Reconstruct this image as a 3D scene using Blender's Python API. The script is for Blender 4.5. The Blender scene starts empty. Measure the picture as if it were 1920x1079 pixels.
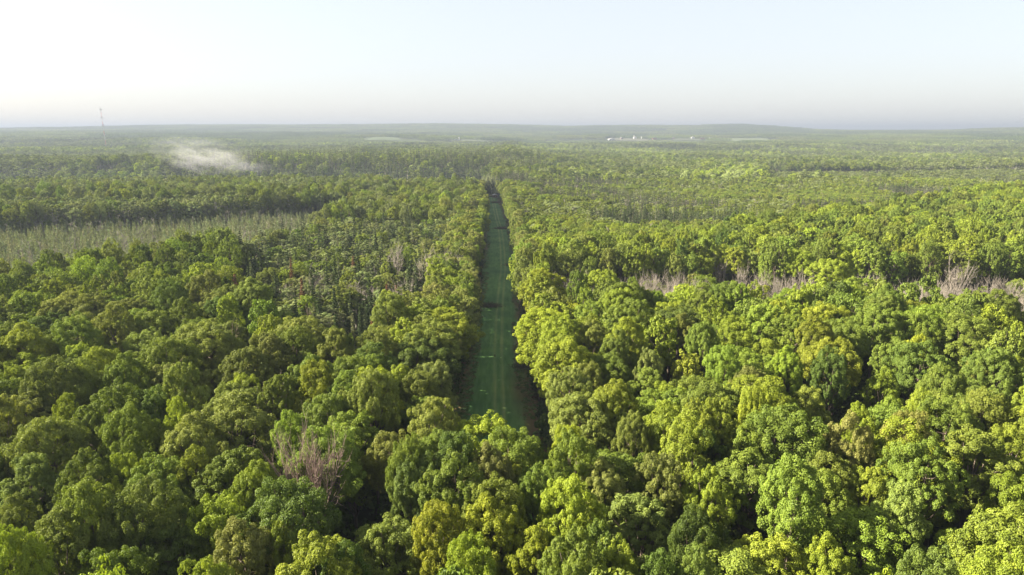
import bpy, math
import numpy as np
from mathutils import Vector

scene = bpy.context.scene
R_ = math.radians

# ------------------------------------------------------------------ camera, sky, sun, exposure
CAM_Z = 54.0
PITCH = R_(13.06)
cam_data = bpy.data.cameras.new("camera")
cam_data.sensor_width = 36.0
cam_data.lens = 24.0
cam_data.clip_start = 0.5
cam_data.clip_end = 90000.0
cam = bpy.data.objects.new("camera", cam_data)
cam.location = (0, 0, CAM_Z)
cam.rotation_euler = (R_(90) - PITCH, 0, 0)
scene.collection.objects.link(cam)
scene.camera = cam

SUN_AZ = R_(-85)      # from the view direction (+Y), negative = to the left
SUN_EL = R_(30)
world = bpy.data.worlds.new("World")
scene.world = world
world.use_nodes = True
wn = world.node_tree
wn.nodes.clear()
sky = wn.nodes.new("ShaderNodeTexSky")
sky.sky_type = 'NISHITA'
sky.sun_disc = False
sky.sun_elevation = SUN_EL
sky.sun_rotation = SUN_AZ
sky.altitude = 300
sky.air_density = 1.0
sky.dust_density = 2.2
sky.ozone_density = 1.6
bg = wn.nodes.new("ShaderNodeBackground")
bg.inputs["Strength"].default_value = 0.047
wo = wn.nodes.new("ShaderNodeOutputWorld")
veil = wn.nodes.new("ShaderNodeMix"); veil.data_type = 'RGBA'      # thin even overcast of smoke haze over the whole sky
veil.inputs[0].default_value = 0.69
veil.inputs[7].default_value = (3.32, 3.33, 3.36, 1)
wn.links.new(sky.outputs[0], veil.inputs[6])
wn.links.new(veil.outputs[2], bg.inputs[0])
wn.links.new(bg.outputs[0], wo.inputs[0])

sun_data = bpy.data.lights.new("sun", 'SUN')
sun_data.energy = 5.0
sun_data.angle = R_(0.6)
sun_data.color = (1.0, 0.90, 0.73)
sun = bpy.data.objects.new("sun", sun_data)
sdir = Vector((math.sin(SUN_AZ) * math.cos(SUN_EL), math.cos(SUN_AZ) * math.cos(SUN_EL), math.sin(SUN_EL)))
sun.rotation_euler = sdir.to_track_quat('Z', 'Y').to_euler()
sun.location = (-200, 60, 160)
scene.collection.objects.link(sun)

vs = scene.view_settings
vs.view_transform = 'Standard'
vs.look = 'None'
vs.exposure = 2.62
vs.gamma = 1.0
vs.use_curve_mapping = False

scene.render.engine = 'CYCLES'
cy = scene.cycles
cy.max_bounces = 6
cy.diffuse_bounces = 2
cy.glossy_bounces = 1
cy.transmission_bounces = 3
cy.volume_bounces = 0
cy.transparent_max_bounces = 4
cy.sample_clamp_indirect = 4.0
cy.caustics_reflective = False
cy.caustics_refractive = False
cy.use_denoising = True
try:
    cy.denoiser = 'OPENIMAGEDENOISE'
    cy.denoising_input_passes = 'RGB_ALBEDO_NORMAL'
    cy.denoising_prefilter = 'ACCURATE'
except Exception:
    pass
cy.volume_step_rate = 1.0
cy.volume_max_steps = 128

rng = np.random.default_rng(7)

# ------------------------------------------------------------------ noise, terrain
def _hash(ix, iy, seed):
    n = (ix.astype(np.int64) * 374761393 + iy.astype(np.int64) * 668265263 + seed * 1442695041) & 0x7fffffff
    n = ((n ^ (n >> 13)) * 1274126177) & 0x7fffffff
    n = (n ^ (n >> 16)) & 0xffff
    return n / 65535.0

def vnoise(x, y, seed=0):
    x = np.asarray(x, float); y = np.asarray(y, float)
    ix = np.floor(x); iy = np.floor(y)
    fx = x - ix; fy = y - iy
    fx = fx * fx * (3 - 2 * fx); fy = fy * fy * (3 - 2 * fy)
    a = _hash(ix, iy, seed); b = _hash(ix + 1, iy, seed)
    c = _hash(ix, iy + 1, seed); d = _hash(ix + 1, iy + 1, seed)
    return (a * (1 - fx) + b * fx) * (1 - fy) + (c * (1 - fx) + d * fx) * fy

def fbm(x, y, seed=0, octv=3):
    s = 0.0; a = 0.5; f = 1.0
    for k in range(octv):
        s = s + a * vnoise(np.asarray(x) * f, np.asarray(y) * f, seed + 17 * k)
        a *= 0.5; f *= 2.03
    return s / (1 - 0.5 ** octv)

def sstep(a, b, x):
    t = np.clip((np.asarray(x, float) - a) / (b - a), 0, 1)
    return t * t * (3 - 2 * t)

# strip centre line: (distance, x)
COR = np.array([(84, -2.3), (118, -3.3), (165, -4.0), (270, -4.6), (402, -8.3), (480, -12.4), (600, -19.5)])
def cor_x(y):
    return np.interp(y, COR[:, 0], COR[:, 1])
def cor_half(y):
    return np.interp(y, [84, 120, 165, 215, 300, 600], [8.6, 8.3, 6.7, 6.9, 7.4, 6.6])
COR_Y0, COR_Y1 = 86.0, 572.0

# skyline profile, pixel column -> pixel row of the 1920 frame
SKY_U = np.array([-900, -300, 0, 110, 200, 300, 420, 560, 700, 800, 900, 1000, 1060, 1110, 1200, 1300, 1345, 1385, 1430, 1475, 1520, 1600, 1700, 1800, 1860, 1920, 2300, 2900])
SKY_V = np.array([240, 241, 242, 240.5, 239, 237, 236, 236, 235, 233.5, 234.5, 236.2, 238, 237, 236.2, 237, 235.4, 235, 237, 240, 243.5, 245, 245, 244.2, 242, 241, 240, 242])

def ground_h(x, y):
    x = np.asarray(x, float); y = np.asarray(y, float)
    r = np.hypot(x, y)
    front = np.maximum(y, 1e-3)
    lw = sstep(10, -30, x - cor_x(y)) * sstep(-900, -600, x)
    calm = 1 - 0.85 * lw * sstep(430, 520, y) * sstep(1150, 1000, y)
    h = (fbm(x / 170.0, y / 170.0, 3, 3) - 0.5) * 5.0 * sstep(40, 260, r) * calm
    h = h + (fbm(x / 380.0, y / 300.0, 13, 3) - 0.5) * 20.0 * sstep(700, 1300, r) * calm
    h = h + (fbm(x / 1100.0, y / 800.0, 11, 3) - 0.5) * 24.0 * sstep(800, 2200, r) * calm
    # right hand maple hill, sinking behind its edge
    edge = 218 + 0.66 * np.maximum(x, 0)
    h = h + np.where(x > 0, 1, 0) * sstep(10, 120, x) * (3.0 * sstep(80, 220, y) - 8.0 * sstep(0, 90, y - edge))
    # left crest, then a shallow valley, then the far bank
    crest = 600 + 0.05 * x
    h = h + lw * (-4.0 * sstep(380, 560, y) - 13.0 * sstep(20, 80, y - crest) + 19.0 * sstep(230, 300, y - crest) - 6.0 * sstep(380, 600, y - crest))
    h = h - 6.0 * sstep(380, 620, y) * sstep(-20, 60, x)
    # swamp
    h = h - 2.5 * swamp(x, y)
    # middle distance sits a little lower
    h = h - 9.0 * sstep(950, 1800, r)
    h = h + 30.0 * sstep(2000, 4200, r)
    # clearings with farms
    for (cx, cy_, sx, sy, hh) in BUMPS:
        q = ((x - cx) / sx) ** 2 + ((y - cy_) / sy) ** 2
        h = h + hh * np.exp(-q)
    # far hills, following the skyline
    u = 960 + 1280 * x / (front * 0.974)
    prof = np.interp(u, SKY_U, SKY_V)
    top9 = CAM_Z + (243.6 - prof) / 1280.0 * 6700.0 - 15.0
    k = sstep(4300, 6600, r)
    h = h * (1 - k) + k * np.where(y > 0, top9, CAM_Z - 10)
    kk = sstep(6900, 9000, r)
    h = h * (1 - kk) + kk * (CAM_Z - 45)
    k3 = sstep(11000, 20000, r)
    h = h * (1 - k3) + k3 * (CAM_Z - 24 + 26 * (fbm(x / 5200.0, y / 5200.0, 31, 2)))
    return h

def swamp(x, y):
    # pale larch swamp on the left, between the near maples and the wood behind
    u = 960 + 1280 * x / (np.maximum(y, 1.0) * 0.974 + 10)
    dn = np.interp(u, [-700, -300, 0, 300, 560, 680], [152, 168, 184, 218, 300, 420])
    df = np.interp(u, [-700, -300, 0, 300, 560, 680], [285, 305, 322, 352, 404, 425])
    return sstep(dn - 4, dn + 8, y) * sstep(df + 5, df - 5, y) * sstep(700, 650, u)

BUMPS = []
def px_at(u, y):      # x at distance y seen in pixel column u
    return (u - 960.0) / 1280.0 * y * 0.98
BUMPS.append((px_at(1235, 3600), 3640, 600, 240, 7.0))
BUMPS.append((px_at(1250, 3200), 3190, 650, 260, -16.0))
BUMPS.append((px_at(858, 3000), 3030, 300, 190, 12.0))
BUMPS.append((px_at(840, 2650), 2640, 420, 230, -12.0))
BUMPS.append((px_at(720, 2950), 2990, 210, 170, 10.0))

FIELDS = [  # centre u, distance, half width m, half depth m
    (1398, 3500, 118, 95, (0.085, 0.105, 0.045)),
    (1180, 3540, 88, 70, (0.075, 0.078, 0.045)),
    (1285, 3520, 62, 50, (0.075, 0.085, 0.045)),
    (920, 2960, 150, 50, (0.055, 0.068, 0.03)),
    (722, 2930, 70, 55, (0.05, 0.07, 0.024)),
]
def in_field(x, y, grow=0.0, front=0.0):
    m = np.zeros(np.shape(x), bool)
    for (u, d, hw, hd, c) in FIELDS:
        m |= (np.abs(x - px_at(u, d)) < hw + grow) & (y > d - hd - grow - front) & (y < d + hd + grow)
    return m

def pix_ray(u, v):
    sx = (u - 960.0) / 1280.0; sy = -(v - 539.5) / 1280.0
    c, s = math.cos(PITCH), math.sin(PITCH)
    return np.array([sx, c + sy * s, -s + sy * c])
def solve_px(u, v, above):
    d = pix_ray(u, v)
    t = 60.0
    for _ in range(60):
        p = d * t
        zt = float(ground_h(p[0], p[1])) + above
        tn = (zt - CAM_Z) / d[2]
        t = t * 0.4 + tn * 0.6
    return d[0] * t, d[1] * t, t
def project(x, y, z):
    c, s = math.cos(PITCH), math.sin(PITCH)
    dep = y * c - (z - CAM_Z) * s
    up = y * s + (z - CAM_Z) * c
    dep = np.where(dep < 1, 1, dep)
    return 960 + 1280 * x / dep, 539.5 - 1280 * up / dep, dep

# ------------------------------------------------------------------ materials
def new_mat(name):
    m = bpy.data.materials.new(name)
    m.use_nodes = True
    nt = m.node_tree
    nt.nodes.clear()
    out = nt.nodes.new("ShaderNodeOutputMaterial")
    return m, nt, out

def simple_mat(name, col, rough=0.9, var=0.25, scale=3.0, bump=0.0, spec=0.2):
    m, nt, out = new_mat(name)
    b = nt.nodes.new("ShaderNodeBsdfPrincipled")
    b.inputs["Roughness"].default_value = rough
    b.inputs["Specular IOR Level"].default_value = spec
    tc = nt.nodes.new("ShaderNodeTexCoord")
    no = nt.nodes.new("ShaderNodeTexNoise")
    no.inputs["Scale"].default_value = scale
    no.inputs["Detail"].default_value = 5
    nt.links.new(tc.outputs["Object"], no.inputs["Vector"])
    mx = nt.nodes.new("ShaderNodeMix"); mx.data_type = 'RGBA'
    mx.inputs[6].default_value = (*[c * (1 - var) for c in col], 1)
    mx.inputs[7].default_value = (*[min(1, c * (1 + var)) for c in col], 1)
    nt.links.new(no.outputs["Fac"], mx.inputs[0])
    nt.links.new(mx.outputs[2], b.inputs["Base Color"])
    if bump:
        bp = nt.nodes.new("ShaderNodeBump"); bp.inputs["Strength"].default_value = bump
        nt.links.new(no.outputs["Fac"], bp.inputs["Height"])
        nt.links.new(bp.outputs[0], b.inputs["Normal"])
    nt.links.new(b.outputs[0], out.inputs[0])
    return m

def leaf_mat(name, default, transl=0.32, gloss=0.06):
    """leaf colour = the tree's own tint, times a small random change from leaf spray to leaf spray"""
    m, nt, out = new_mat(name)
    L = nt.links
    at = nt.nodes.new("ShaderNodeAttribute"); at.attribute_type = 'INSTANCER'; at.attribute_name = "tint"
    sh = nt.nodes.new("ShaderNodeAttribute"); sh.attribute_type = 'GEOMETRY'; sh.attribute_name = "spray"
    # value and hue change by spray (0..1)
    mr = nt.nodes.new("ShaderNodeMapRange")
    mr.inputs["To Min"].default_value = 0.72; mr.inputs["To Max"].default_value = 1.32
    L.new(sh.outputs["Fac"], mr.inputs["Value"])
    hs = nt.nodes.new("ShaderNodeHueSaturation")
    h2 = nt.nodes.new("ShaderNodeMapRange")
    h2.inputs["To Min"].default_value = 0.507; h2.inputs["To Max"].default_value = 0.490
    L.new(sh.outputs["Fac"], h2.inputs["Value"])
    L.new(h2.outputs[0], hs.inputs["Hue"])
    L.new(mr.outputs[0], hs.inputs["Value"])
    L.new(at.outputs["Color"], hs.inputs["Color"])
    di = nt.nodes.new("ShaderNodeBsdfDiffuse")
    tr = nt.nodes.new("ShaderNodeBsdfTranslucent")
    L.new(hs.outputs[0], di.inputs["Color"])
    ty = nt.nodes.new("ShaderNodeMix"); ty.data_type = 'RGBA'; ty.blend_type = 'MULTIPLY'
    ty.inputs[0].default_value = 1.0
    ty.inputs[7].default_value = (1.10, 1.15, 0.50, 1)
    L.new(hs.outputs[0], ty.inputs[6])
    L.new(ty.outputs[2], tr.inputs["Color"])
    mx = nt.nodes.new("ShaderNodeMixShader"); mx.inputs[0].default_value = transl
    L.new(di.outputs[0], mx.inputs[1]); L.new(tr.outputs[0], mx.inputs[2])
    gl = nt.nodes.new("ShaderNodeBsdfGlossy"); gl.inputs["Roughness"].default_value = 0.5
    gl.inputs["Color"].default_value = (0.8, 0.85, 0.8, 1)
    mg = nt.nodes.new("ShaderNodeMixShader"); mg.inputs[0].default_value = gloss
    L.new(mx.outputs[0], mg.inputs[1]); L.new(gl.outputs[0], mg.inputs[2])
    L.new(mg.outputs[0], out.inputs[0])
    return m

M_LEAF = leaf_mat("broadleaf_foliage", None, 0.27, 0.012)
M_NEEDLE = leaf_mat("needle_foliage", None, 0.15, 0.012)
M_BARK = simple_mat("grey_brown_bark", (0.10, 0.078, 0.06), 0.95, 0.45, 2.0, 0.4)
M_PALEBARK = simple_mat("pale_aspen_bark", (0.27, 0.25, 0.20), 0.9, 0.35, 1.5, 0.2)
M_DEAD = simple_mat("bleached_dead_wood", (0.245, 0.215, 0.178), 0.95, 0.25, 1.2)
M_SNAG = simple_mat("grey_snag_wood", (0.19, 0.17, 0.14), 0.95, 0.25, 1.2)
M_DEADDARK = simple_mat("brown_dead_wood", (0.20, 0.145, 0.12), 0.95, 0.25, 1.2)

# ------------------------------------------------------------------ mesh helpers
def mesh_from(name, V, F4=None, F3=None, mats=(), matidx=None, spray=None, smooth=False):
    V = np.ascontiguousarray(V, dtype=np.float32)
    parts = []
    n4 = 0 if F4 is None else len(F4)
    n3 = 0 if F3 is None else len(F3)
    me = bpy.data.meshes.new(name)
    me.vertices.add(len(V))
    me.vertices.foreach_set("co", V.ravel())
    loops = []
    if n4: loops.append(np.asarray(F4, np.int32).ravel())
    if n3: loops.append(np.asarray(F3, np.int32).ravel())
    loops = np.concatenate(loops)
    me.loops.add(len(loops))
    me.loops.foreach_set("vertex_index", loops)
    starts = np.concatenate([np.arange(n4) * 4, n4 * 4 + np.arange(n3) * 3]).astype(np.int32)
    me.polygons.add(n4 + n3)
    me.polygons.foreach_set("loop_start", starts)
    if matidx is not None:
        me.polygons.foreach_set("material_index", np.asarray(matidx, np.int32))
    me.polygons.foreach_set("use_smooth", np.full(n4 + n3, smooth, bool))
    for m in mats: me.materials.append(m)
    if spray is not None:
        a = me.attributes.new("spray", 'FLOAT', 'POINT')
        a.data.foreach_set("value", np.asarray(spray, np.float32))
    me.update(calc_edges=True)
    return me

def norm(a):
    return a / np.maximum(np.linalg.norm(a, axis=-1, keepdims=True), 1e-9)

def leaf_quads(C, N, S, r, aspect=0.72, bend=0.16):
    n = len(C)
    t = norm(np.cross(N, norm(r.normal(size=(n, 3)))))
    b = np.cross(N, t)
    S = S[:, None]
    V = np.empty((n, 4, 3))
    V[:, 0] = C + t * S * 0.5 - N * S * bend * 0.5
    V[:, 1] = C + b * S * 0.5 * aspect + N * S * bend * 0.5
    V[:, 2] = C - t * S * 0.5 - N * S * bend * 0.5
    V[:, 3] = C - b * S * 0.5 * aspect + N * S * bend * 0.5
    F = np.arange(n * 4).reshape(n, 4)
    return V.reshape(-1, 3), F

class Tubes:
    def __init__(s): s.V = []; s.F = []; s.n = 0
    def add(s, pts, rad, sides=5):
        pts = np.asarray(pts, float); rad = np.asarray(rad, float)
        k = len(pts)
        tan = np.gradient(pts, axis=0); tan = norm(tan)
        ref = np.where(np.abs(tan[:, 2:3]) > 0.9, np.array([[1.0, 0, 0]]), np.array([[0, 0, 1.0]]))
        a = norm(np.cross(tan, ref)); b = np.cross(tan, a)
        ang = np.arange(sides) / sides * 2 * np.pi
        ring = pts[:, None] + rad[:, None, None] * (np.cos(ang)[None, :, None] * a[:, None] + np.sin(ang)[None, :, None] * b[:, None])
        s.V.append(ring.reshape(-1, 3))
        i = np.arange(k - 1)[:, None] * sides; j = np.arange(sides)[None]
        j2 = (j + 1) % sides
        f = np.stack([i + j, i + j2, i + sides + j2, i + sides + j], -1).reshape(-1, 4) + s.n
        s.F.append(f); s.n += k * sides
    def arrays(s):
        return np.concatenate(s.V), np.concatenate(s.F)

# ------------------------------------------------------------------ tree generators (unit: metres, base at the origin)
def crown_lobes(r, R, H, base, n, flat=1.0, top=0.0):
    zc = base + (H - base) * 0.50; hz = (H - base) * 0.5
    L = []; ga = 2.399963
    off = r.uniform(0, 6.28)
    for i in range(n):
        z = 1 - (i + 0.5) / n * 1.62
        a = off + ga * i + r.normal() * 0.3
        s = math.sqrt(max(0, 1 - z * z))
        k = r.uniform(0.55, 0.80)
        if z < -0.1: k *= 0.85
        rad = R * r.uniform(0.30, 0.47)
        c = np.array([math.cos(a) * s * R * k * r.uniform(0.85, 1.15), math.sin(a) * s * R * k * r.uniform(0.85, 1.15), zc + z * (hz - rad * 0.75) * r.uniform(0.80, 1.0)])
        L.append((c, rad * r.uniform(0.85, 1.15)))
    return L, np.array([0, 0, zc])

def broadleaf(seed, R=4.2, H=20.0, base=7.0, n_lobes=18, puffs=16, leaves=18000, leaf=0.24, sparse=0.0, limbs=True, sides=6):
    r = np.random.default_rng(seed)
    L, cc = crown_lobes(r, R, H, base, n_lobes)
    lc = np.array([l[0] for l in L]); lr = np.array([l[1] for l in L])
    PC = []; PR = []; PO = []; PS = []
    for c, rad in L:
        out = norm((c - cc) * np.array([1, 1, 0.8]) + np.array([0, 0, 0.9]))
        d = norm(r.normal(size=(puffs * 3, 3)))
        d = d[(d @ out) > -0.35][:puffs]
        pr = rad * r.uniform(0.20, 0.42, len(d)) * (16.0 / max(puffs, 16)) ** 0.35
        pc = c + d * (rad * np.array([1, 1, 0.82])) * r.uniform(0.66, 1.08, (len(d), 1))
        PC.append(pc); PR.append(pr); PO.append(norm(d + out * 0.6 + np.array([0, 0, 0.35]))); PS.append(np.full(len(d), r.uniform(-0.12, 0.12)))
    PC = np.concatenate(PC); PR = np.concatenate(PR); PO = np.concatenate(PO); PS = np.concatenate(PS)
    if sparse > 0:
        keep = r.random(len(PC)) > sparse
        PC, PR, PO, PS = PC[keep], PR[keep], PO[keep], PS[keep]
    pshade = np.clip(0.5 + PS + r.normal(size=len(PC)) * 0.15, 0, 1)
    w = PR ** 2; w /= w.sum()
    idx = r.choice(len(PC), leaves, p=w)
    d = norm(r.normal(size=(leaves, 3)) + PO[idx] * 0.75)
    P = PC[idx] + d * (PR[idx] * (0.62 + 0.45 * r.random(leaves) ** 0.6))[:, None]
    # drop leaves buried inside other lobes
    dist = np.linalg.norm(P[:, None] - lc[None], axis=2) / lr[None]
    ok = dist.min(1) > 0.52
    P, d, idx = P[ok], d[ok], idx[ok]
    N = norm(d * 0.9 + np.array([0, 0, 0.30]) + r.normal(size=P.shape) * 0.33)
    S = leaf * r.uniform(0.7, 1.35, len(P))
    V, F = leaf_quads(P, N, S, r)
    spray = np.repeat(np.clip(pshade[idx] + r.normal(size=len(P)) * 0.13, 0, 1), 4)
    T = Tubes()
    zt = cc[2] + (H - base) * 0.12
    bend = r.normal(size=2) * 0.25
    tp = np.array([[0, 0, -0.6], [0, 0, base * 0.5], [bend[0], bend[1], base], [bend[0] * 1.5, bend[1] * 1.5, zt]])
    T.add(tp, [0.30, 0.24, 0.19, 0.07], sides)
    if limbs:
        for c, rad in L:
            z0 = r.uniform(base * 0.85, zt - 0.5)
            k = np.clip(z0 / zt, 0, 1)
            p0 = np.array([bend[0] * k, bend[1] * k, min(z0, c[2] - 0.3)])
            p2 = c + (c - cc) * 0.12
            pm = (p0 + p2) / 2 + np.array([0, 0, -0.25])
            T.add([p0, pm, p2], [0.09, 0.06, 0.025], 4)
    TV, TF = T.arrays()
    return V, F, spray, TV, TF

def spruce(seed, H=15.0, R=2.0, whorls=26, per=9, quads=5, base=1.2, thin=0.0, droop=0.35):
    r = np.random.default_rng(seed)
    C = []; N = []; S = []; SP = []
    for i in range(whorls):
        f = (i + 0.5) / whorls
        z = base + (H - base) * f ** 0.92
        rad = R * (1 - f) ** 0.85 * r.uniform(0.75, 1.15) + 0.12
        for j in range(per):
            if r.random() < thin: continue
            a = r.uniform(0, 6.283)
            br = rad * r.uniform(0.65, 1.15)
            sh = np.clip(0.5 + r.normal() * 0.2, 0, 1)
            for q in range(quads):
                t = (q + 0.7) / quads
                C.append((math.cos(a) * br * t + r.normal() * 0.08, math.sin(a) * br * t + r.normal() * 0.08, z - droop * br * t * t + 0.10 * t + r.normal() * 0.05))
                N.append((math.cos(a) * 0.55 + r.normal() * 0.35, math.sin(a) * 0.55 + r.normal() * 0.35, 0.8))
                S.append((0.30 + 0.55 * br / quads) * r.uniform(0.8, 1.3)); SP.append(sh)
    C = np.array(C); N = norm(np.array(N)); S = np.array(S)
    V, F = leaf_quads(C, N, S, r, 0.6, 0.2)
    T = Tubes()
    T.add([[0, 0, -0.5], [0, 0, H * 0.5], [0, 0, H * 0.99]], [0.16 * H / 15, 0.10 * H / 15, 0.015], 5)
    TV, TF = T.arrays()
    return V, F, np.repeat(SP, 4), TV, TF

def bare(seed, H=13.0, spread=0.42, limbs=9, sub=6, twigs=6, thick=1.0, single=False):
    r = np.random.default_rng(seed)
    T = Tubes(); B = Tubes()
    lean = r.normal(size=2) * 0.05 * H
    top = np.array([lean[0], lean[1], H * (0.95 if single else 0.62)])
    T.add([[0, 0, -0.5], [lean[0] * 0.35, lean[1] * 0.35, H * 0.33], top], [0.17 * thick, 0.12 * thick, 0.035 * thick], 6)
    def branch(p, d, ln, rad, lev):
        pts = [p]; q = p.copy(); dd = d.copy()
        for s in range(3):
            dd = norm(dd + r.normal(size=3) * 0.14 + np.array([0, 0, 0.13]))
            q = q + dd * ln / 3; pts.append(q.copy())
        B.add(pts, [rad, rad * 0.75, rad * 0.5, rad * 0.22], 4 if lev < 2 else 3)
        if lev >= 2: return
        n = sub if lev == 0 else twigs
        for k in range(n):
            f = r.uniform(0.25, 1.0) * 2.999
            i = int(f); g = f - i
            s0 = pts[i] * (1 - g) + pts[i + 1] * g
            nd = norm(dd + r.normal(size=3) * 0.55 + np.array([0, 0, 0.15]))
            branch(s0, nd, ln * r.uniform(0.35, 0.6), rad * 0.5, lev + 1)
    for i in range(limbs):
        f = (i + 1) / limbs
        k = r.uniform(0.28, 1.0)
        z = top[2] * k
        p = np.array([lean[0] * k, lean[1] * k, z])
        a = i * 2.4 + r.normal() * 0.3
        up = 0.95 if not single else 0.35
        d = norm(np.array([math.cos(a) * spread * 2, math.sin(a) * spread * 2, up]))
        ln = (H - z) * r.uniform(0.6, 0.9) if not single else H * 0.13 * r.uniform(0.5, 1.2)
        branch(p, d, ln, 0.075 * thick, 0 if not single else 1)
    tv, tf = T.arrays(); bv, bf = B.arrays()
    return tv, tf, bv, bf

def join_mesh(name, fol, tru, mats, smooth=False):
    V, F, sp = fol; TV, TF = tru
    A = np.concatenate([V, TV]); FF = np.concatenate([F, TF + len(V)])
    mi = np.concatenate([np.zeros(len(F)), np.ones(len(TF))]).astype(np.int32)
    spray = np.concatenate([sp, np.full(len(TV), 0.5)])
    return mesh_from(name, A, FF, None, mats, mi, spray, smooth)

# ------------------------------------------------------------------ object helpers
COL = scene.collection
def put(name, data, parent=None, loc=None):
    o = bpy.data.objects.new(name, data)
    COL.objects.link(o)
    if parent: o.parent = parent
    if loc is not None: o.location = loc
    return o
def tag(o, label=None, cat=None, group=None, kind=None):
    if label: o["label"] = label
    if cat: o["category"] = cat
    if group: o["group"] = group
    if kind: o["kind"] = kind
    return o

def scatter(name, P, rot, scl, var, tint, meshes, label, cat):
    """one object that carries a whole stand too numerous to count"""
    coll = bpy.data.collections.new(name + "_sources")
    for i, me in enumerate(meshes):
        so = bpy.data.objects.new("%s_source_%03d" % (name, i), me)
        coll.objects.link(so)
    n = len(P)
    me = bpy.data.meshes.new(name)
    me.vertices.add(n)
    me.vertices.foreach_set("co", np.asarray(P, np.float32).ravel())
    a = me.attributes.new("rotv", 'FLOAT_VECTOR', 'POINT'); a.data.foreach_set("vector", np.asarray(rot, np.float32).ravel())
    a = me.attributes.new("sclv", 'FLOAT_VECTOR', 'POINT'); a.data.foreach_set("vector", np.asarray(scl, np.float32).ravel())
    a = me.attributes.new("pick", 'INT', 'POINT'); a.data.foreach_set("value", np.asarray(var, np.int32))
    a = me.attributes.new("tint", 'FLOAT_COLOR', 'POINT'); a.data.foreach_set("color", np.concatenate([tint, np.ones((n, 1))], 1).astype(np.float32).ravel())
    o = put(name, me)
    g = bpy.data.node_groups.new(name + "_nodes", 'GeometryNodeTree')
    g.interface.new_socket("Geometry", in_out='INPUT', socket_type='NodeSocketGeometry')
    g.interface.new_socket("Geometry", in_out='OUTPUT', socket_type='NodeSocketGeometry')
    gi = g.nodes.new("NodeGroupInput"); go = g.nodes.new("NodeGroupOutput")
    ip = g.nodes.new("GeometryNodeInstanceOnPoints")
    ci = g.nodes.new("GeometryNodeCollectionInfo")
    ci.inputs["Collection"].default_value = coll
    ci.inputs["Separate Children"].default_value = True
    ci.inputs["Reset Children"].default_value = True
    def na(nm, tp):
        k = g.nodes.new("GeometryNodeInputNamedAttribute"); k.data_type = tp
        k.inputs["Name"].default_value = nm
        return k.outputs["Attribute"]
    g.links.new(gi.outputs[0], ip.inputs["Points"])
    g.links.new(ci.outputs[0], ip.inputs["Instance"])
    ip.inputs["Pick Instance"].default_value = True
    g.links.new(na("pick", 'INT'), ip.inputs["Instance Index"])
    g.links.new(na("rotv", 'FLOAT_VECTOR'), ip.inputs["Rotation"])
    g.links.new(na("sclv", 'FLOAT_VECTOR'), ip.inputs["Scale"])
    g.links.new(ip.outputs[0], go.inputs[0])
    md = o.modifiers.new("scatter", 'NODES'); md.node_group = g
    tag(o, label, cat, None, "stuff")
    return o

# ------------------------------------------------------------------ ground
def build_ground():
    th1 = np.linspace(R_(-50), R_(50), 460)
    th2 = np.linspace(R_(50), R_(310), 90)[1:-1]
    th = np.concatenate([th1, th2])
    rr = [0.0]
    r = 4.0
    while r < 29000:
        rr.append(r)
        r += max(4.0, r * 0.022)
    rr = np.array(rr[1:])
    TH, RR = np.meshgrid(th, rr)
    X = np.sin(TH) * RR; Y = np.cos(TH) * RR
    Z = ground_h(X, Y)
    V = np.stack([X, Y, Z], -1).reshape(-1, 3)
    n = len(th); m = len(rr)
    i = np.arange(m - 1)[:, None] * n; j = np.arange(n)[None]; j2 = (j + 1) % n
    F = np.stack([i + j, i + n + j, i + n + j2, i + j2], -1).reshape(-1, 4)
    V = np.concatenate([V, [[0, 0, float(ground_h(0, 0))]]])
    c = len(V) - 1
    F3 = np.stack([np.full(n, c), np.arange(n), (np.arange(n) + 1) % n], -1)
    m_, nt, out = new_mat("forest_floor")
    b = nt.nodes.new("ShaderNodeBsdfPrincipled"); b.inputs["Roughness"].default_value = 1.0
    b.inputs["Specular IOR Level"].default_value = 0.05
    tc = nt.nodes.new("ShaderNodeTexCoord")
    n1 = nt.nodes.new("ShaderNodeTexNoise"); n1.inputs["Scale"].default_value = 0.35; n1.inputs["Detail"].default_value = 8
    n2 = nt.nodes.new("ShaderNodeTexNoise"); n2.inputs["Scale"].default_value = 0.02; n2.inputs["Detail"].default_value = 4
    nt.links.new(tc.outputs["Object"], n1.inputs["Vector"]); nt.links.new(tc.outputs["Object"], n2.inputs["Vector"])
    r1 = nt.nodes.new("ShaderNodeValToRGB")
    r1.color_ramp.elements[0].position = 0.35; r1.color_ramp.elements[0].color = (0.045, 0.034, 0.020, 1)
    r1.color_ramp.elements[1].position = 0.65; r1.color_ramp.elements[1].color = (0.035, 0.052, 0.016, 1)
    nt.links.new(n1.outputs["Fac"], r1.inputs[0])
    mx = nt.nodes.new("ShaderNodeMix"); mx.data_type = 'RGBA'
    mx.inputs[7].default_value = (0.05, 0.07, 0.022, 1)
    nt.links.new(n2.outputs["Fac"], mx.inputs[0]); nt.links.new(r1.outputs[0], mx.inputs[6])
    nt.links.new(mx.outputs[2], b.inputs["Base Color"])
    nt.links.new(b.outputs[0], out.inputs[0])
    me = mesh_from("ground", V, F, F3, [m_], None, None, True)
    tag(put("ground", me), "forest floor and wooded terrain reaching the hills", None, None, "structure")
build_ground()

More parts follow.
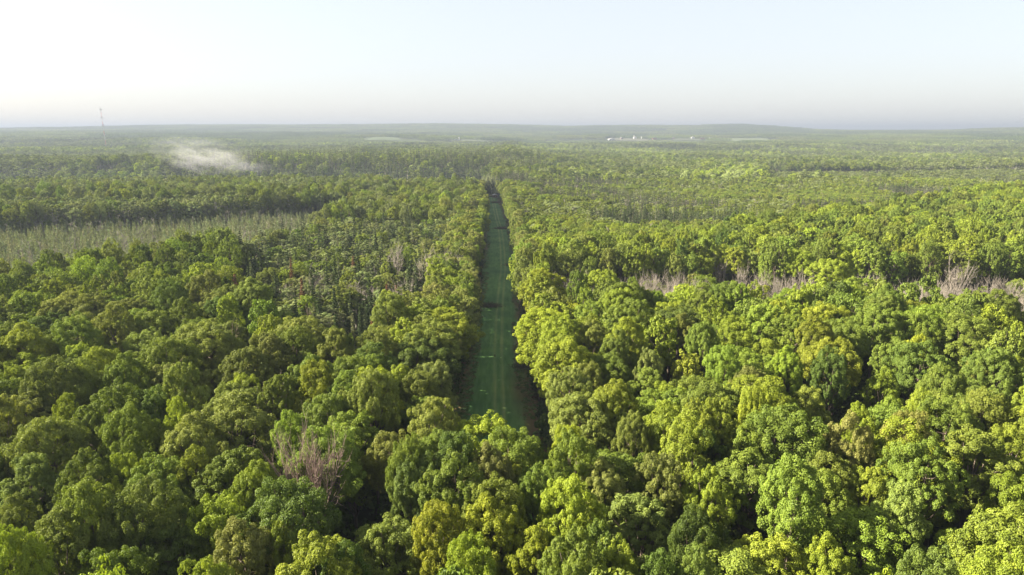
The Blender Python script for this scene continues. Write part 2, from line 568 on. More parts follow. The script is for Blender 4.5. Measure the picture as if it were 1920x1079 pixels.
def build_strip():
    ys = np.arange(COR_Y0, COR_Y1, 0.8)
    ts = np.linspace(-1, 1, 41)
    Y, T = np.meshgrid(ys, ts, indexing='ij')
    wob = 1 + 0.10 * (vnoise(Y / 9.0, np.sign(T) * 3.0, 5) - 0.5)
    X = cor_x(Y) + T * cor_half(Y) * 1.12 * wob
    Z = ground_h(X, Y) + 0.07 + 0.16 * (fbm(X / 1.3, Y / 1.3, 8, 3) - 0.5) * 0.8
    # wheel ruts pressed into the turf
    off = 0.9 + 0.5 * np.sin(Y / 41.0)
    for s in (-0.85, 0.85):
        dx = X - cor_x(Y) - off - s
        Z = Z - 0.04 * np.exp(-(dx / 0.45) ** 2)
    Z[:, 0] -= 0.25; Z[:, -1] -= 0.25
    V = np.stack([X, Y, Z], -1).reshape(-1, 3)
    n = len(ts); m = len(ys)
    i = np.arange(m - 1)[:, None] * n; j = np.arange(n - 1)[None]
    F = np.stack([i + j, i + j + 1, i + n + j + 1, i + n + j], -1).reshape(-1, 4)
    mt, nt, out = new_mat("mown_grass")
    L = nt.links
    b = nt.nodes.new("ShaderNodeBsdfPrincipled"); b.inputs["Roughness"].default_value = 0.9
    b.inputs["Specular IOR Level"].default_value = 0.1
    tc = nt.nodes.new("ShaderNodeTexCoord")
    mp = nt.nodes.new("ShaderNodeMapping"); mp.inputs["Scale"].default_value = (1.1, 0.16, 1)
    L.new(tc.outputs["Object"], mp.inputs["Vector"])
    n1 = nt.nodes.new("ShaderNodeTexNoise"); n1.inputs["Scale"].default_value = 1.0; n1.inputs["Detail"].default_value = 7
    L.new(mp.outputs[0], n1.inputs["Vector"])
    n2 = nt.nodes.new("ShaderNodeTexNoise"); n2.inputs["Scale"].default_value = 0.09; n2.inputs["Detail"].default_value = 4
    L.new(tc.outputs["Object"], n2.inputs["Vector"])
    r1 = nt.nodes.new("ShaderNodeValToRGB")
    r1.color_ramp.elements[0].position = 0.32; r1.color_ramp.elements[0].color = (0.050, 0.118, 0.034, 1)
    r1.color_ramp.elements[1].position = 0.70; r1.color_ramp.elements[1].color = (0.086, 0.170, 0.054, 1)
    L.new(n1.outputs["Fac"], r1.inputs[0])
    # worn wheel tracks and bracken-brown margins, from a painted-in wear mask on the mesh
    at = nt.nodes.new("ShaderNodeAttribute"); at.attribute_name = "wear"
    am = nt.nodes.new("ShaderNodeAttribute"); am.attribute_name = "margin"
    mx = nt.nodes.new("ShaderNodeMix"); mx.data_type = 'RGBA'; mx.inputs[7].default_value = (0.17, 0.22, 0.08, 1)
    L.new(at.outputs["Fac"], mx.inputs[0]); L.new(r1.outputs[0], mx.inputs[6])
    m2 = nt.nodes.new("ShaderNodeMix"); m2.data_type = 'RGBA'; m2.inputs[7].default_value = (0.095, 0.070, 0.032, 1)
    L.new(am.outputs["Fac"], m2.inputs[0]); L.new(mx.outputs[2], m2.inputs[6])
    m3 = nt.nodes.new("ShaderNodeMix"); m3.data_type = 'RGBA'; m3.blend_type = 'MULTIPLY'; m3.inputs[0].default_value = 0.85
    L.new(m2.outputs[2], m3.inputs[6]); 
    r3 = nt.nodes.new("ShaderNodeValToRGB")
    r3.color_ramp.elements[0].position = 0.3; r3.color_ramp.elements[0].color = (0.68, 0.75, 0.72, 1)
    r3.color_ramp.elements[1].position = 0.7; r3.color_ramp.elements[1].color = (1.35, 1.2, 1.0, 1)
    L.new(n2.outputs["Fac"], r3.inputs[0]); L.new(r3.outputs[0], m3.inputs[7])
    L.new(m3.outputs[2], b.inputs["Base Color"])
    bp = nt.nodes.new("ShaderNodeBump"); bp.inputs["Strength"].default_value = 0.6; bp.inputs["Distance"].default_value = 0.3
    L.new(n1.outputs["Fac"], bp.inputs["Height"]); L.new(bp.outputs[0], b.inputs["Normal"])
    L.new(b.outputs[0], out.inputs[0])
    me = mesh_from("grass_path", V, F, None, [mt], None, None, True)
    wear = np.zeros(X.shape)
    for s in (-0.85, 0.85):
        dx = X - cor_x(Y) - off - s
        wear = np.maximum(wear, np.exp(-(dx / 0.36) ** 2))
    wear *= 0.35 + 0.65 * fbm(X / 2.0, Y / 14.0, 21, 2)
    tt = (X - cor_x(Y)) / cor_half(Y)
    marg = np.maximum(sstep(0.60, 0.95, tt + 0.5 * (fbm(X / 4, Y / 12, 23, 3) - 0.5)), sstep(0.70, 1.0, -tt + 0.5 * (fbm(X / 4, Y / 12, 29, 3) - 0.5)))
    marg = np.maximum(marg, 0.8 * np.exp(-((tt - 0.75) / 0.33) ** 2 - ((Y - 137) / 13) ** 2))
    a = me.attributes.new("wear", 'FLOAT', 'POINT'); a.data.foreach_set("value", wear.astype(np.float32).ravel())
    a = me.attributes.new("margin", 'FLOAT', 'POINT'); a.data.foreach_set("value", marg.astype(np.float32).ravel())
    tag(put("grass_path", me), "straight mown grass strip with faint wheel tracks cut through the forest", None, None, "structure")
build_strip()

FIELD_LABELS = ["pale open field at the village's right end", "stubble field around the village's left houses", "small field in the middle of the village", "grassy field beside the lone white barn", "narrow green field left of the lone white barn"]
for k, (u, d, hw, hd, c) in enumerate(FIELDS):
    cx = px_at(u, d)
    xs = np.linspace(-hw, hw, 14); ys = np.linspace(-hd, hd, 12)
    Y, X = np.meshgrid(ys, xs, indexing='ij')
    X = cx + X * (1 + 0.15 * np.sin(Y / hd * 2.1 + k)); Y = d + Y
    Z = ground_h(X, Y) + 1.2
    V = np.stack([X, Y, Z], -1).reshape(-1, 3)
    n, m = 14, 12
    i = np.arange(m - 1)[:, None] * n; j = np.arange(n - 1)[None]
    F = np.stack([i + j, i + j + 1, i + n + j + 1, i + n + j], -1).reshape(-1, 4)
    me = mesh_from("field", V, F, None, [simple_mat("field_crop", c, 1.0, 0.2, 0.02)], None, None, True)
    tag(put("field", me), FIELD_LABELS[k], None, None, "structure")

# ------------------------------------------------------------------ tree meshes
NEAR = []      # (crown mesh, trunk mesh, R, H)
specs = [  # R, H, base, lobes, puffs, leaves, leaf, sparse
    (4.4, 20, 10.5, 20, 28, 44000, 0.185, 0.02),
    (4.0, 20, 9.5, 17, 30, 40000, 0.18, 0.06),
    (4.8, 20, 11.0, 24, 25, 46000, 0.19, 0.06),
    (3.7, 20, 10.0, 15, 28, 34000, 0.18, 0.12),
    (4.3, 20, 11.0, 18, 24, 33000, 0.185, 0.25),
    (4.1, 20, 6.0, 21, 26, 43000, 0.185, 0.05),
    (4.6, 20, 10.5, 16, 34, 46000, 0.19, 0.12),
    (3.9, 20, 11.0, 22, 22, 38000, 0.18, 0.15),
    (4.4, 20, 11.5, 13, 28, 27000, 0.185, 0.35),
    (4.2, 20, 4.0, 24, 26, 46000, 0.19, 0.02),
]
for k, s in enumerate(specs):
    V, F, sp, TV, TF = broadleaf(100 + k, *s[:5], int(s[5] * 1.25), s[6] * 0.89, s[7])
    NEAR.append((mesh_from("maple_crown", V, F, None, [M_LEAF], None, sp), mesh_from("maple_trunk", TV, TF, None, [M_BARK], None, None, True), s[0], s[1]))
MID = []
for k, s in enumerate(specs[:8]):
    V, F, sp, TV, TF = broadleaf(200 + k, s[0], s[1], s[2] - 3.0, s[3], 16, 8000, 0.37, s[7], True, 4)
    MID.append(join_mesh("mid_tree", (V, F, sp), (TV, TF), [M_LEAF, M_BARK]))
FAR = []
for k, s in enumerate(specs[:7]):
    V, F, sp, TV, TF = broadleaf(300 + k, s[0] * 0.92, s[1], 5.0 + 0.5 * k, 14, 10, 1000, 0.92, 0.0, False, 3)
    FAR.append(join_mesh("far_tree", (V, F, sp), (TV, TF), [M_LEAF, M_BARK]))
ASPEN = []; ASPEN_MID = []; ASPEN_FAR = []
for k in range(4):
    R = 2.3 + 0.25 * k; b = 5.0 + k
    V, F, sp, TV, TF = broadleaf(400 + k, R, 20, b, 15, 12, 9000, 0.24, 0.15)
    ASPEN.append((mesh_from("aspen_crown", V, F, None, [M_LEAF], None, sp), mesh_from("aspen_trunk", TV, TF, None, [M_PALEBARK], None, None, True), R, 20))
    V, F, sp, TV, TF = broadleaf(420 + k, R, 20, b, 13, 9, 2600, 0.42, 0.15, True, 4)
    ASPEN_MID.append(join_mesh("mid_aspen", (V, F, sp), (TV, TF), [M_LEAF, M_PALEBARK]))
    V, F, sp, TV, TF = broadleaf(440 + k, R, 20, b, 8, 6, 330, 1.0, 0.1, False, 3)
    ASPEN_FAR.append(join_mesh("far_aspen", (V, F, sp), (TV, TF), [M_LEAF, M_PALEBARK]))
SPR = []; SPR_MID = []; SPR_FAR = []
for k in range(3):
    V, F, sp, TV, TF = spruce(500 + k, 15, 1.5 + 0.35 * k, 30, 11, 5)
    SPR.append((mesh_from("spruce_crown", V, F, None, [M_NEEDLE], None, sp), mesh_from("spruce_trunk", TV, TF, None, [M_BARK], None, None, True), 1.8, 15))
    V, F, sp, TV, TF = spruce(520 + k, 15, 1.6 + 0.4 * k, 20, 8, 3)
    SPR_MID.append(join_mesh("mid_spruce", (V, F, sp), (TV, TF), [M_NEEDLE, M_BARK]))
    V, F, sp, TV, TF = spruce(540 + k, 15, 1.9 + 0.4 * k, 10, 6, 2)
    V = V.copy()
    SPR_FAR.append(join_mesh("far_spruce", (V, F, sp), (TV, TF), [M_NEEDLE, M_BARK]))
LARCH_MID = []
for k in range(3):
    V, F, sp, TV, TF = spruce(560 + k, 12, 1.5, 18, 6, 3, 0.8, 0.30, 0.1)
    LARCH_MID.append(join_mesh("mid_larch", (V, F, sp), (TV, TF), [M_NEEDLE, M_SNAG]))
BARE = []
for k in range(4):
    tv, tf, bv, bf = bare(600 + k, 13, 0.40, 10, 7, 6, 1.45)
    BARE.append((mesh_from("bare_branches", bv, bf, None, [M_DEAD], None, None, True), mesh_from("bare_trunk", tv, tf, None, [M_DEAD], None, None, True)))
DARKB = []
for k in range(2):
    tv, tf, bv, bf = bare(650 + k, 13, 0.48, 13, 9, 7, 1.2)
    DARKB.append((mesh_from("bare_branches", bv, bf, None, [M_DEADDARK], None, None, True), mesh_from("bare_trunk", tv, tf, None, [M_DEADDARK], None, None, True)))
SNAG_MID = []
for k in range(3):
    tv, tf, bv, bf = bare(670 + k, 13, 0.5, 14, 3, 3, 1.3, True)
    SNAG_MID.append(mesh_from("snag", np.concatenate([tv, bv]), np.concatenate([tf, bf + len(tv)]), None, [M_SNAG], None, np.full(len(tv) + len(bv), 0.5), True))
BARE_MID = []
for k in range(3):
    tv, tf, bv, bf = bare(690 + k, 12, 0.42, 8, 5, 4, 1.3)
    BARE_MID.append(mesh_from("mid_bare", np.concatenate([tv, bv]), np.concatenate([tf, bf + len(tv)]), None, [M_SNAG], None, np.full(len(tv) + len(bv), 0.5), True))

def patch_mesh(seed, size=120.0, n=230, conif=0.15):
    r = np.random.default_rng(seed)
    C = []; N = []; S = []; SP = []
    g = int(math.sqrt(n)) + 1
    for i in range(g):
        for j in range(g):
            x = ((i + r.random()) / g - 0.5) * size; y = ((j + r.random()) / g - 0.5) * size
            h = r.uniform(13, 21); R = r.uniform(3.0, 5.0); sh = np.clip(0.5 + r.normal() * 0.25, 0, 1)
            con = r.random() < conif
            for q in range(16):
                d = norm(r.normal(size=3) + np.array([0, 0, 0.5]))
                if con:
                    f = r.random()
                    C.append((x + d[0] * R * 0.55 * (1 - f), y + d[1] * R * 0.55 * (1 - f), h * 0.35 + f * h * 0.75))
                else:
                    C.append((x + d[0] * R, y + d[1] * R, h - R * 1.1 + d[2] * R * 1.2))
                N.append(d); S.append(R * 0.62); SP.append(np.clip(sh + r.normal() * 0.08 - (0.3 if con else 0), 0, 1))
    V, F = leaf_quads(np.array(C), norm(np.array(N)), np.array(S), r, 0.9, 0.2)
    return mesh_from("wood_patch", V, F, None, [M_LEAF], None, np.repeat(SP, 4))
PATCH = [patch_mesh(800 + k, conif=(0.05, 0.15, 0.3, 0.5)[k]) for k in range(4)]

# ------------------------------------------------------------------ tree positions
T_BRIGHT = np.array((0.172, 0.214, 0.020))
T_YELLOW = np.array((0.194, 0.228, 0.018))
T_GREEN = np.array((0.118, 0.158, 0.021))
T_FRESH = np.array((0.138, 0.188, 0.021))
T_DARK = np.array((0.080, 0.116, 0.018))
T_OLIVE = np.array((0.142, 0.168, 0.030))
T_TAN = np.array((0.162, 0.180, 0.042))
T_BLUE = np.array((0.118, 0.155, 0.030))
T_RUST = np.array((0.190, 0.095, 0.052))
T_SPRUCE = np.array((0.042, 0.062, 0.018))
T_LARCH = np.array((0.180, 0.205, 0.092))
T_ASPEN = np.array((0.205, 0.242, 0.092))
T_GREY = np.array((0.160, 0.190, 0.066))
TINTS = dict(e=T_GREY, b=T_BRIGHT, y=T_YELLOW, g=T_GREEN, f=T_FRESH, d=T_DARK, o=T_OLIVE, t=T_TAN, u=T_BLUE)
WORDS = dict(e='greyish green', b='bright yellow-green', y='golden yellow-green', g='mid green', f='fresh green', d='deep green', o='dull olive green', t='tan-tinged', u='bluish green')

# crowns read from the photograph: apex column, apex row, crown width (1920 px frame), colour key
SEEN = [
 (83,785,125,'o'),(207,727,120,'g'),(277,727,90,'d'),(120,742,55,'b'),(163,770,75,'u'),(430,743,150,'o'),(343,780,125,'o'),(333,748,60,'b'),
 (547,773,85,'f'),(157,848,105,'g'),(245,822,70,'f'),(228,852,60,'b'),(293,858,110,'g'),(362,838,85,'b'),(430,842,130,'g'),(474,875,85,'b'),
 (150,905,115,'f'),(267,910,135,'o'),(405,915,130,'b'),(535,898,155,'d'),(172,937,70,'b'),(25,940,85,'o'),(95,967,140,'o'),(197,985,100,'g'),
 (325,975,125,'d'),(455,980,120,'t'),(530,972,95,'b'),(15,995,80,'b'),(592,1010,170,'b'),(188,1060,110,'b'),(370,1052,120,'b'),(45,855,100,'u'),(30,740,120,'o'),
 (655,770,120,'f'),(697,683,110,'y'),(753,688,85,'y'),(790,632,150,'d'),(838,573,132,'b'),(880,600,100,'o'),(913,783,115,'y'),(813,813,65,'g'),(766,822,60,'g'),(783,853,95,'u'),
 (853,857,125,'g'),(921,840,95,'t'),(925,893,110,'g'),(723,975,135,'o'),(820,948,105,'y'),(925,938,125,'y'),(1065,897,115,'y'),(1133,870,90,'t'),(1233,850,105,'t'),
 (1200,925,135,'u'),(1120,985,110,'g'),(1150,1018,115,'b'),(1000,992,105,'y'),(885,990,110,'b'),(648,1017,60,'d'),(1075,812,105,'f'),(1062,783,60,'y'),(1095,738,135,'o'),(1260,762,115,'b'),(1190,770,70,'o'),
 (1008,880,95,'g'),(1020,505,120,'y'),(985,572,112,'y'),(1053,592,75,'b'),(1107,602,70,'o'),(1175,597,75,'y'),(1217,655,45,'t'),(1062,628,85,'b'),(1140,667,80,'g'),(1002,640,112,'b'),(1025,690,80,'o'),(1210,690,80,'g'),(1150,720,90,'b'),
 (1305,752,65,'b'),(1350,750,85,'b'),(1410,793,75,'f'),(1467,777,95,'g'),(1510,725,95,'g'),(1600,780,95,'t'),(1613,763,65,'b'),(1672,745,65,'f'),(1780,745,115,'g'),(1737,735,60,'b'),(1905,795,60,'b'),(1415,858,145,'g'),
 (1330,880,80,'b'),(1545,883,115,'f'),(1632,876,70,'b'),(1740,832,135,'g'),(1830,815,85,'o'),(1912,880,95,'b'),(1620,950,175,'f'),(1690,905,115,'u'),(1805,990,105,'f'),(1893,968,125,'b'),(1450,1010,155,'b'),(1560,1015,85,'y'),
 (1658,1062,80,'b'),(1315,1030,75,'d'),(1305,960,90,'d'),(1245,1035,100,'d'),(1750,1030,90,'d'),(1330,805,70,'d'),(1900,1050,110,'b'),(650,700,95,'g'),(585,670,90,'g'),(520,700,75,'f'),(460,650,90,'o'),(380,605,110,'o'),(270,620,80,'o'),
 (475,525,75,'o'),(150,590,95,'o'),(345,560,70,'g'),(230,670,80,'g'),(450,700,60,'b'),
 (1275,590,60,'o'),(1360,650,70,'f'),(1430,640,80,'b'),(1480,655,60,'b'),(1580,600,85,'g'),(1690,640,90,'g'),(1720,630,55,'y'),(1850,555,70,'f'),(1610,520,75,'f'),(1560,485,70,'b'),(1500,470,55,'b'),(1410,690,75,'t'),(1420,725,70,'y'),
 (1830,670,80,'o'),(1770,690,70,'g'),(1660,690,60,'b'),(1560,650,60,'d'),(1130,505,70,'b'),(1320,600,60,'g'),(1370,530,60,'g'),
]
trees = []      # dict(x,y,R,H,tint,key,seen)
for (u, v, w, key) in SEEN:
    H = float(rng.uniform(18.5, 22.5))
    x, y, t = solve_px(u, v, H * 0.99)
    R = float(np.clip(w / 1280.0 * t * 0.5, 2.4, 5.6))
    if y > COR_Y0 + 6:
        off_ = x - float(cor_x(y)); lim = float(cor_half(y)) + (0.6 if 140 < y < 200 else 2.4)
        if abs(off_) < lim: x = float(cor_x(y)) + math.copysign(lim, off_)
    trees.append([x, y, R, H, key, 1])
TX = np.array([t[0] for t in trees]); TY = np.array([t[1] for t in trees]); TR = np.array([t[2] for t in trees])

BARES = [  # apex column, row, width px, height, dark?, label
 (558, 812, 108, 23.0, 1, "leafless brown tree with dense twigs among green crowns near the bottom"),
 (1797, 492, 42, 17, 0, "broad pale leafless tree standing alone in the canopy near the edge"),
 (1522, 512, 42, 15, 0, "wide fan-shaped bleached bare tree in the dead line"),
 (1350, 490, 30, 14, 0, "pale bare tree at the head of the dead line"),
 (1048, 470, 18, 14, 0, "forked bleached bare tree beside the strip"),
 (805, 478, 50, 17, 0, "wide pale bare tree facing the strip"),
 (850, 470, 40, 17, 0, "grey bare tree at the strip's shaded edge"),
 (740, 465, 35, 16.5, 0, "ashen bare tree behind the wide pale one"),
 (425, 622, 36, 17, 1, "thin greyish bare tree between two olive crowns"),
 (1060, 612, 26, 16, 1, "brown bare twigs poking out beside yellow crowns"),
 (1395, 500, 26, 13, 0, "whitish bare tree beside the fan-shaped one"),
 (1430, 510, 26, 13, 0, "pinkish bare tree midway along the dead line"),
 (1580, 545, 22, 13, 0, "small pinkish bare tree past the fan-shaped one"),
 (1860, 520, 30, 13, 0, "pinkish bare tree by the frame's edge"),
 (510, 735, 60, 17, 0, "half-dead tree with bleached twigs above olive crowns"),
 (1090, 682, 30, 15, 1, "reddish bare twigs hanging beside the strip's sunny edge"),
 (970, 432, 10, 12, 1, "slender brown bare stem on the strip's far sunny edge"),
 (980, 440, 10, 12, 1, "thin brown bare stem next to the strip's yellow maples"),
]
CLEAR = []
for (u, v, w, H, dk, lab) in BARES:
    bx0, by0, t = solve_px(u, v, H)
    CLEAR.append((bx0, by0, max(1.6, w / 1280 * t * (0.62 if w > 60 else 0.5))))
    if w > 90:
        k2_ = 1 - 10.0 / by0
        CLEAR.append((bx0 * k2_, by0 * k2_, 2.6))
    kf = 1 - (5.5 if w > 60 else 3.5) / max(by0, 1.0)
    CLEAR.append((bx0 * kf, by0 * kf, max(1.4, w / 1280 * t * 0.4)))

def hexgrid(y0, y1, sp, half):
    ys = np.arange(y0, y1, sp * 0.866)
    out = []
    for k, yy in enumerate(ys):
        wmax = max(30.0, abs(yy)) * half + 40
        xs = np.arange(-wmax, wmax, sp) + (sp / 2 if k % 2 else 0)
        out.append(np.stack([xs, np.full(len(xs), yy)], 1))
    P = np.concatenate(out)
    P += rng.uniform(-0.36, 0.36, P.shape) * sp
    return P

def clear_of_strip(x, y, gap):
    inside = (y > COR_Y0 - 2) & (y < COR_Y1 + 6)
    return ~(inside & (np.abs(x - cor_x(y)) < cor_half(y) + gap))

def right_edge(x):            # far limit of the sunny maple stand on the right
    return 214 + 0.72 * np.maximum(x, 0)
def bare_line(x):
    return 186 - 0.06 * x

near = np.concatenate([hexgrid(-50, 146, 6.6, 0.98), hexgrid(148, 760, 5.8, 0.98)])
young = hexgrid(120, 760, 6.6, 0.98)
yx, yy_ = young[:, 0], young[:, 1]
yl = yx - cor_x(yy_)
yk = ((yl > 6) & (yy_ > right_edge(yx) + 5)) | ((yl < -14) & (yy_ > 330) & (swamp(yx, yy_) < 0.3)) | ((yl < -14) & (yy_ > 150) & (yy_ < 330) & (960 + 1280 * yx / (yy_ * 0.974 + 8) > 430))
young = young[yk]; n_old = len(near)
near = np.concatenate([near, young])
is_young = np.arange(len(near)) >= n_old
x, y = near[:, 0], near[:, 1]
rad = np.hypot(x, y)
keep = (rad > 10) & clear_of_strip(x, y, 5.4)
near = near[keep]; is_young = is_young[keep]; x, y = near[:, 0], near[:, 1]
# species by zone
n = len(x)
q = rng.random(n)
zn = fbm(x / 45.0, y / 45.0, 61, 3)
zn2 = fbm(x / 90.0 + 40, y / 60.0, 67, 3)
sp = np.full(n, 'maple', dtype=object)
lat = x - cor_x(y)
sw = swamp(x, y)
right = lat > 0
# right hand side
beyond = right & (y > right_edge(x))
sp[beyond & (zn > 0.47)] = 'aspen'
sp[beyond & (zn2 > 0.60)] = 'spruce'
sp[beyond & (q < 0.05)] = 'snag'
bl = right & (y > 158 - 0.10 * x) & (y < 203 - 0.08 * x) & (lat > 13) & ((lat < 60) | (vnoise(x / 16.0, y / 40.0, 91) > 0.30))
sp[bl] = np.where((y[bl] > 180 - 0.085 * x[bl]) & (q[bl] < 0.55), 'bare', np.where(q[bl] < 0.88, 'low', 'none'))
sp[right & ~beyond & ~bl & (q > 0.99)] = 'bare'
# left hand side
U = 960 + 1280 * x / (y * 0.974 + 8)
mixl = (~right) & (U > 430) & (y > 128) & (y < 330) & ~((lat > -26) & (y < 150))
sp[mixl & (q < 0.56)] = 'aspen'
sp[mixl & (q > 0.66)] = 'spruce'
sp[mixl & (zn > 0.60) & (q > 0.60) & (q < 0.7)] = 'bare'
bz = (~right) & (np.abs(y - 192) < 14) & (lat > -60) & (lat < -12)
sp[bz & (q < 0.15)] = 'bare'
spz = (~right) & (U > 640) & (U < 790) & (y > 135) & (y < 172)
sp[spz & (q < 0.75)] = 'spruce'
sp2 = (~right) & (U > 40) & (U < 260) & (y > 205) & (y < 240)
sp[sp2 & (q < 0.6)] = 'spruce'
farl = (~right) & (y >= 330) & (sw < 0.3)
sp[farl & (zn > 0.5)] = 'aspen'
sp[farl & (zn2 > 0.57) & (q < 0.7)] = 'spruce'
sp[farl & (q < 0.04)] = 'snag'
sp[(sw > 0.35)] = 'larch'
sp[(sw > 0.35) & (q < 0.05)] = 'snag'
# dark spruces closing the far end of the strip
endz = (np.abs(lat) < 13) & (y > COR_Y1 - 2) & (y < COR_Y1 + 75)
sp[endz] = 'none'
sp[is_young & (sp == 'maple')] = 'aspen'
# the valley behind the left crest is open bog
val = (~right) & (y > 650 + 0.06 * x) & (y < 835 + 0.06 * x)
sp[val] = np.where(q[val] < 0.25, 'larch', 'none')
gapz = (~right) & (U > 630) & (U < 800) & (y > 112) & (y < 141) & (q < 0.75)
sp[gapz] = 'none'
sp[(~right) & (U > 770) & (U < 880) & (y > 180) & (y < 215) & (q < 0.6)] = 'none'
sp[is_young & (np.abs(lat) < 11)] = 'none'
# keep clear of crowns read from the photograph
dmin = np.full(n, 1e9)
for i in range(len(TX)):
    dd = np.hypot(x - TX[i], y - TY[i]) - (0.62 * TR[i] + 2.2)
    dmin = np.minimum(dmin, dd)
for (cx0, cy0, cr0) in CLEAR:
    dmin = np.minimum(dmin, np.hypot(x - cx0, y - cy0) - cr0 - 1.8)
sp[(dmin < 0)] = 'none'
big = (sp == 'maple') & (rng.random(n) < 0.10)
sp[big & (y < 330)] = np.where(rng.random(int((big & (y < 330)).sum())) < 0.5, 'none', 'maple')

def pick_key(xx, yy, qq):
    if xx > cor_x(yy):
        if xx - cor_x(yy) < 22 and yy > 100:
            keys, p = 'bybbgfo', None
        else:
            keys = ('bgfgbobgdgfb' if yy < 200 else 'bgbfbgdogb') if yy < right_edge(xx) else 'ogbgfgbo'
    else:
        keys = 'ogbgofgdogbo' if yy < 240 else 'goeeogb'
    return keys[int(qq * len(keys)) % len(keys)]

qq = rng.random(n)
auto = []
for i in np.nonzero(sp == 'maple')[0]:
    H = 20 + 3.0 * (qq[i] - 0.5) * 2 + 3.0 * (zn[i] - 0.5) * 2
    if y[i] > 230: H -= 1.5
    wild = (lat[i] < 0 and y[i] > 330)
    if lat[i] > 0 and y[i] > right_edge(x[i]): R = rng.uniform(2.8, 4.3)
    if lat[i] > 0 and y[i] > right_edge(x[i]): H = rng.uniform(11, 15.5)
    if lat[i] < 0 and mixl[i]: H = rng.uniform(10, 13.5)
    if lat[i] < 0 and -360 < x[i] < -110 and 300 < y[i] < 470: H += 3.0
    R = (2.8 + 2.2 * rng.random() ** 1.2) * (1.0 if y[i] < 147 else 0.84)
    if abs(lat[i]) < 13: R = min(R, 4.2)
    if wild: R = rng.uniform(2.3, 3.8)
    auto.append([x[i], y[i], R, max(15.0, H), pick_key(x[i], y[i], rng.random()), 0])

for i in np.nonzero(sp == 'low')[0]:
    auto.append([x[i], y[i], rng.uniform(2.2, 3.6), rng.uniform(8.5, 13.0), 'foob'[int(rng.random() * 4)], 0])
for side, back in ((-1, 0.0), (-1, 4.2), (-1, 8.6), (1, 0.0)):
    yy = 92.0 + back * 0.6
    while yy < 566:
        yj = yy + rng.uniform(-1.2, 1.2); xj = float(cor_x(yj)) + side * (float(cor_half(yj)) + rng.uniform(0.6, 3.4) + 4.6 * (float(vnoise(yj / 20.0, side * 5.0, 44)) - 0.38) + back)
        gap = min(np.hypot(TX - xj, TY - yj) - 0.5 * TR - 1.8)
        if gap > 0:
            if side > 0: Hj = rng.uniform(17, 21) if yy < 225 else rng.uniform(13, 17)
            else: Hj = rng.uniform(17, 21) if yy < 150 else rng.uniform(13.5, 17.5)
            kk_ = ('ybbyfo' if yy < 225 else 'ogt') if side > 0 else 'ogbt'
            auto.append([xj, yj, rng.uniform(2.8, 3.8), Hj, kk_[int(rng.random() * len(kk_))], 2])
        yy += 4.9 if side < 0 else 5.6

for k in range(380):
    uu = rng.uniform(-150, 560); yy = float(np.interp(uu, [-150, 0, 300, 560], [308, 322, 352, 404])) + rng.uniform(0, 15)
    auto.append([(uu - 960) / 1280 * (yy * 0.974 + 10), yy, rng.uniform(1.6, 2.8), rng.uniform(5, 14), 'oeeg'[int(rng.random() * 4)], 0])
# which of the maples are the 300 individuals: in frame, not hidden, largest
allm = trees + auto
A = np.array([[t[0], t[1], t[2], t[3]] for t in allm])
gz = ground_h(A[:, 0], A[:, 1])
pu, pv, dep = project(A[:, 0], A[:, 1], gz + A[:, 3] * 0.93)
inframe = (A[:, 1] > 20) & (pu > -40) & (pu < 1960) & (pv < 1085) & (pv > 200)
score = A[:, 2] / dep
score[:len(trees)] += 1.0
order = np.argsort(-np.where(inframe, score, -1))
IND = set(int(i) for i in order[:300] if inframe[i])

def jitter(t, r=0.12):
    return np.clip(t * (1 + rng.normal() * r) * (1 + rng.normal(size=3) * 0.03), 0.005, 0.6)

ORD = ["", "first", "second", "third", "fourth", "fifth", "sixth", "seventh", "eighth", "ninth", "tenth", "eleventh", "twelfth", "thirteenth", "fourteenth", "fifteenth", "sixteenth", "seventeenth", "eighteenth", "nineteenth", "twentieth"]
TENS = {20: "twenty", 30: "thirty", 40: "forty", 50: "fifty"}
def ordw(k):
    if k <= 20: return ORD[k]
    t = k // 10 * 10
    return TENS[t] + "-" + ORD[k - t] if k > t else TENS[t][:-1] + "ieth"

def row_labels(items, noun, rowname, band):
    """items: (id, u, v, phrase). Rows of crowns by height in the picture, counted from the bottom; then from the left"""
    out = {}
    vmax = 1079.0
    rows = {}
    for it in items:
        k = int(max(0, (vmax - it[2])) // band)
        rows.setdefault(k, []).append(it)
    for rk, k in enumerate(sorted(rows)):
        lst = sorted(rows[k], key=lambda it: it[1])
        for m, it in enumerate(lst):
            rw = "lowest" if rk == 0 else ordw(rk + 1)
            out[it[0]] = "%s %s, %s from the left in the %s %s up" % (it[3], noun, ordw(m + 1), rw, rowname)
            if rk == 0:
                out[it[0]] = "%s %s, %s from the left in the lowest %s" % (it[3], noun, ordw(m + 1), rowname)
    return out

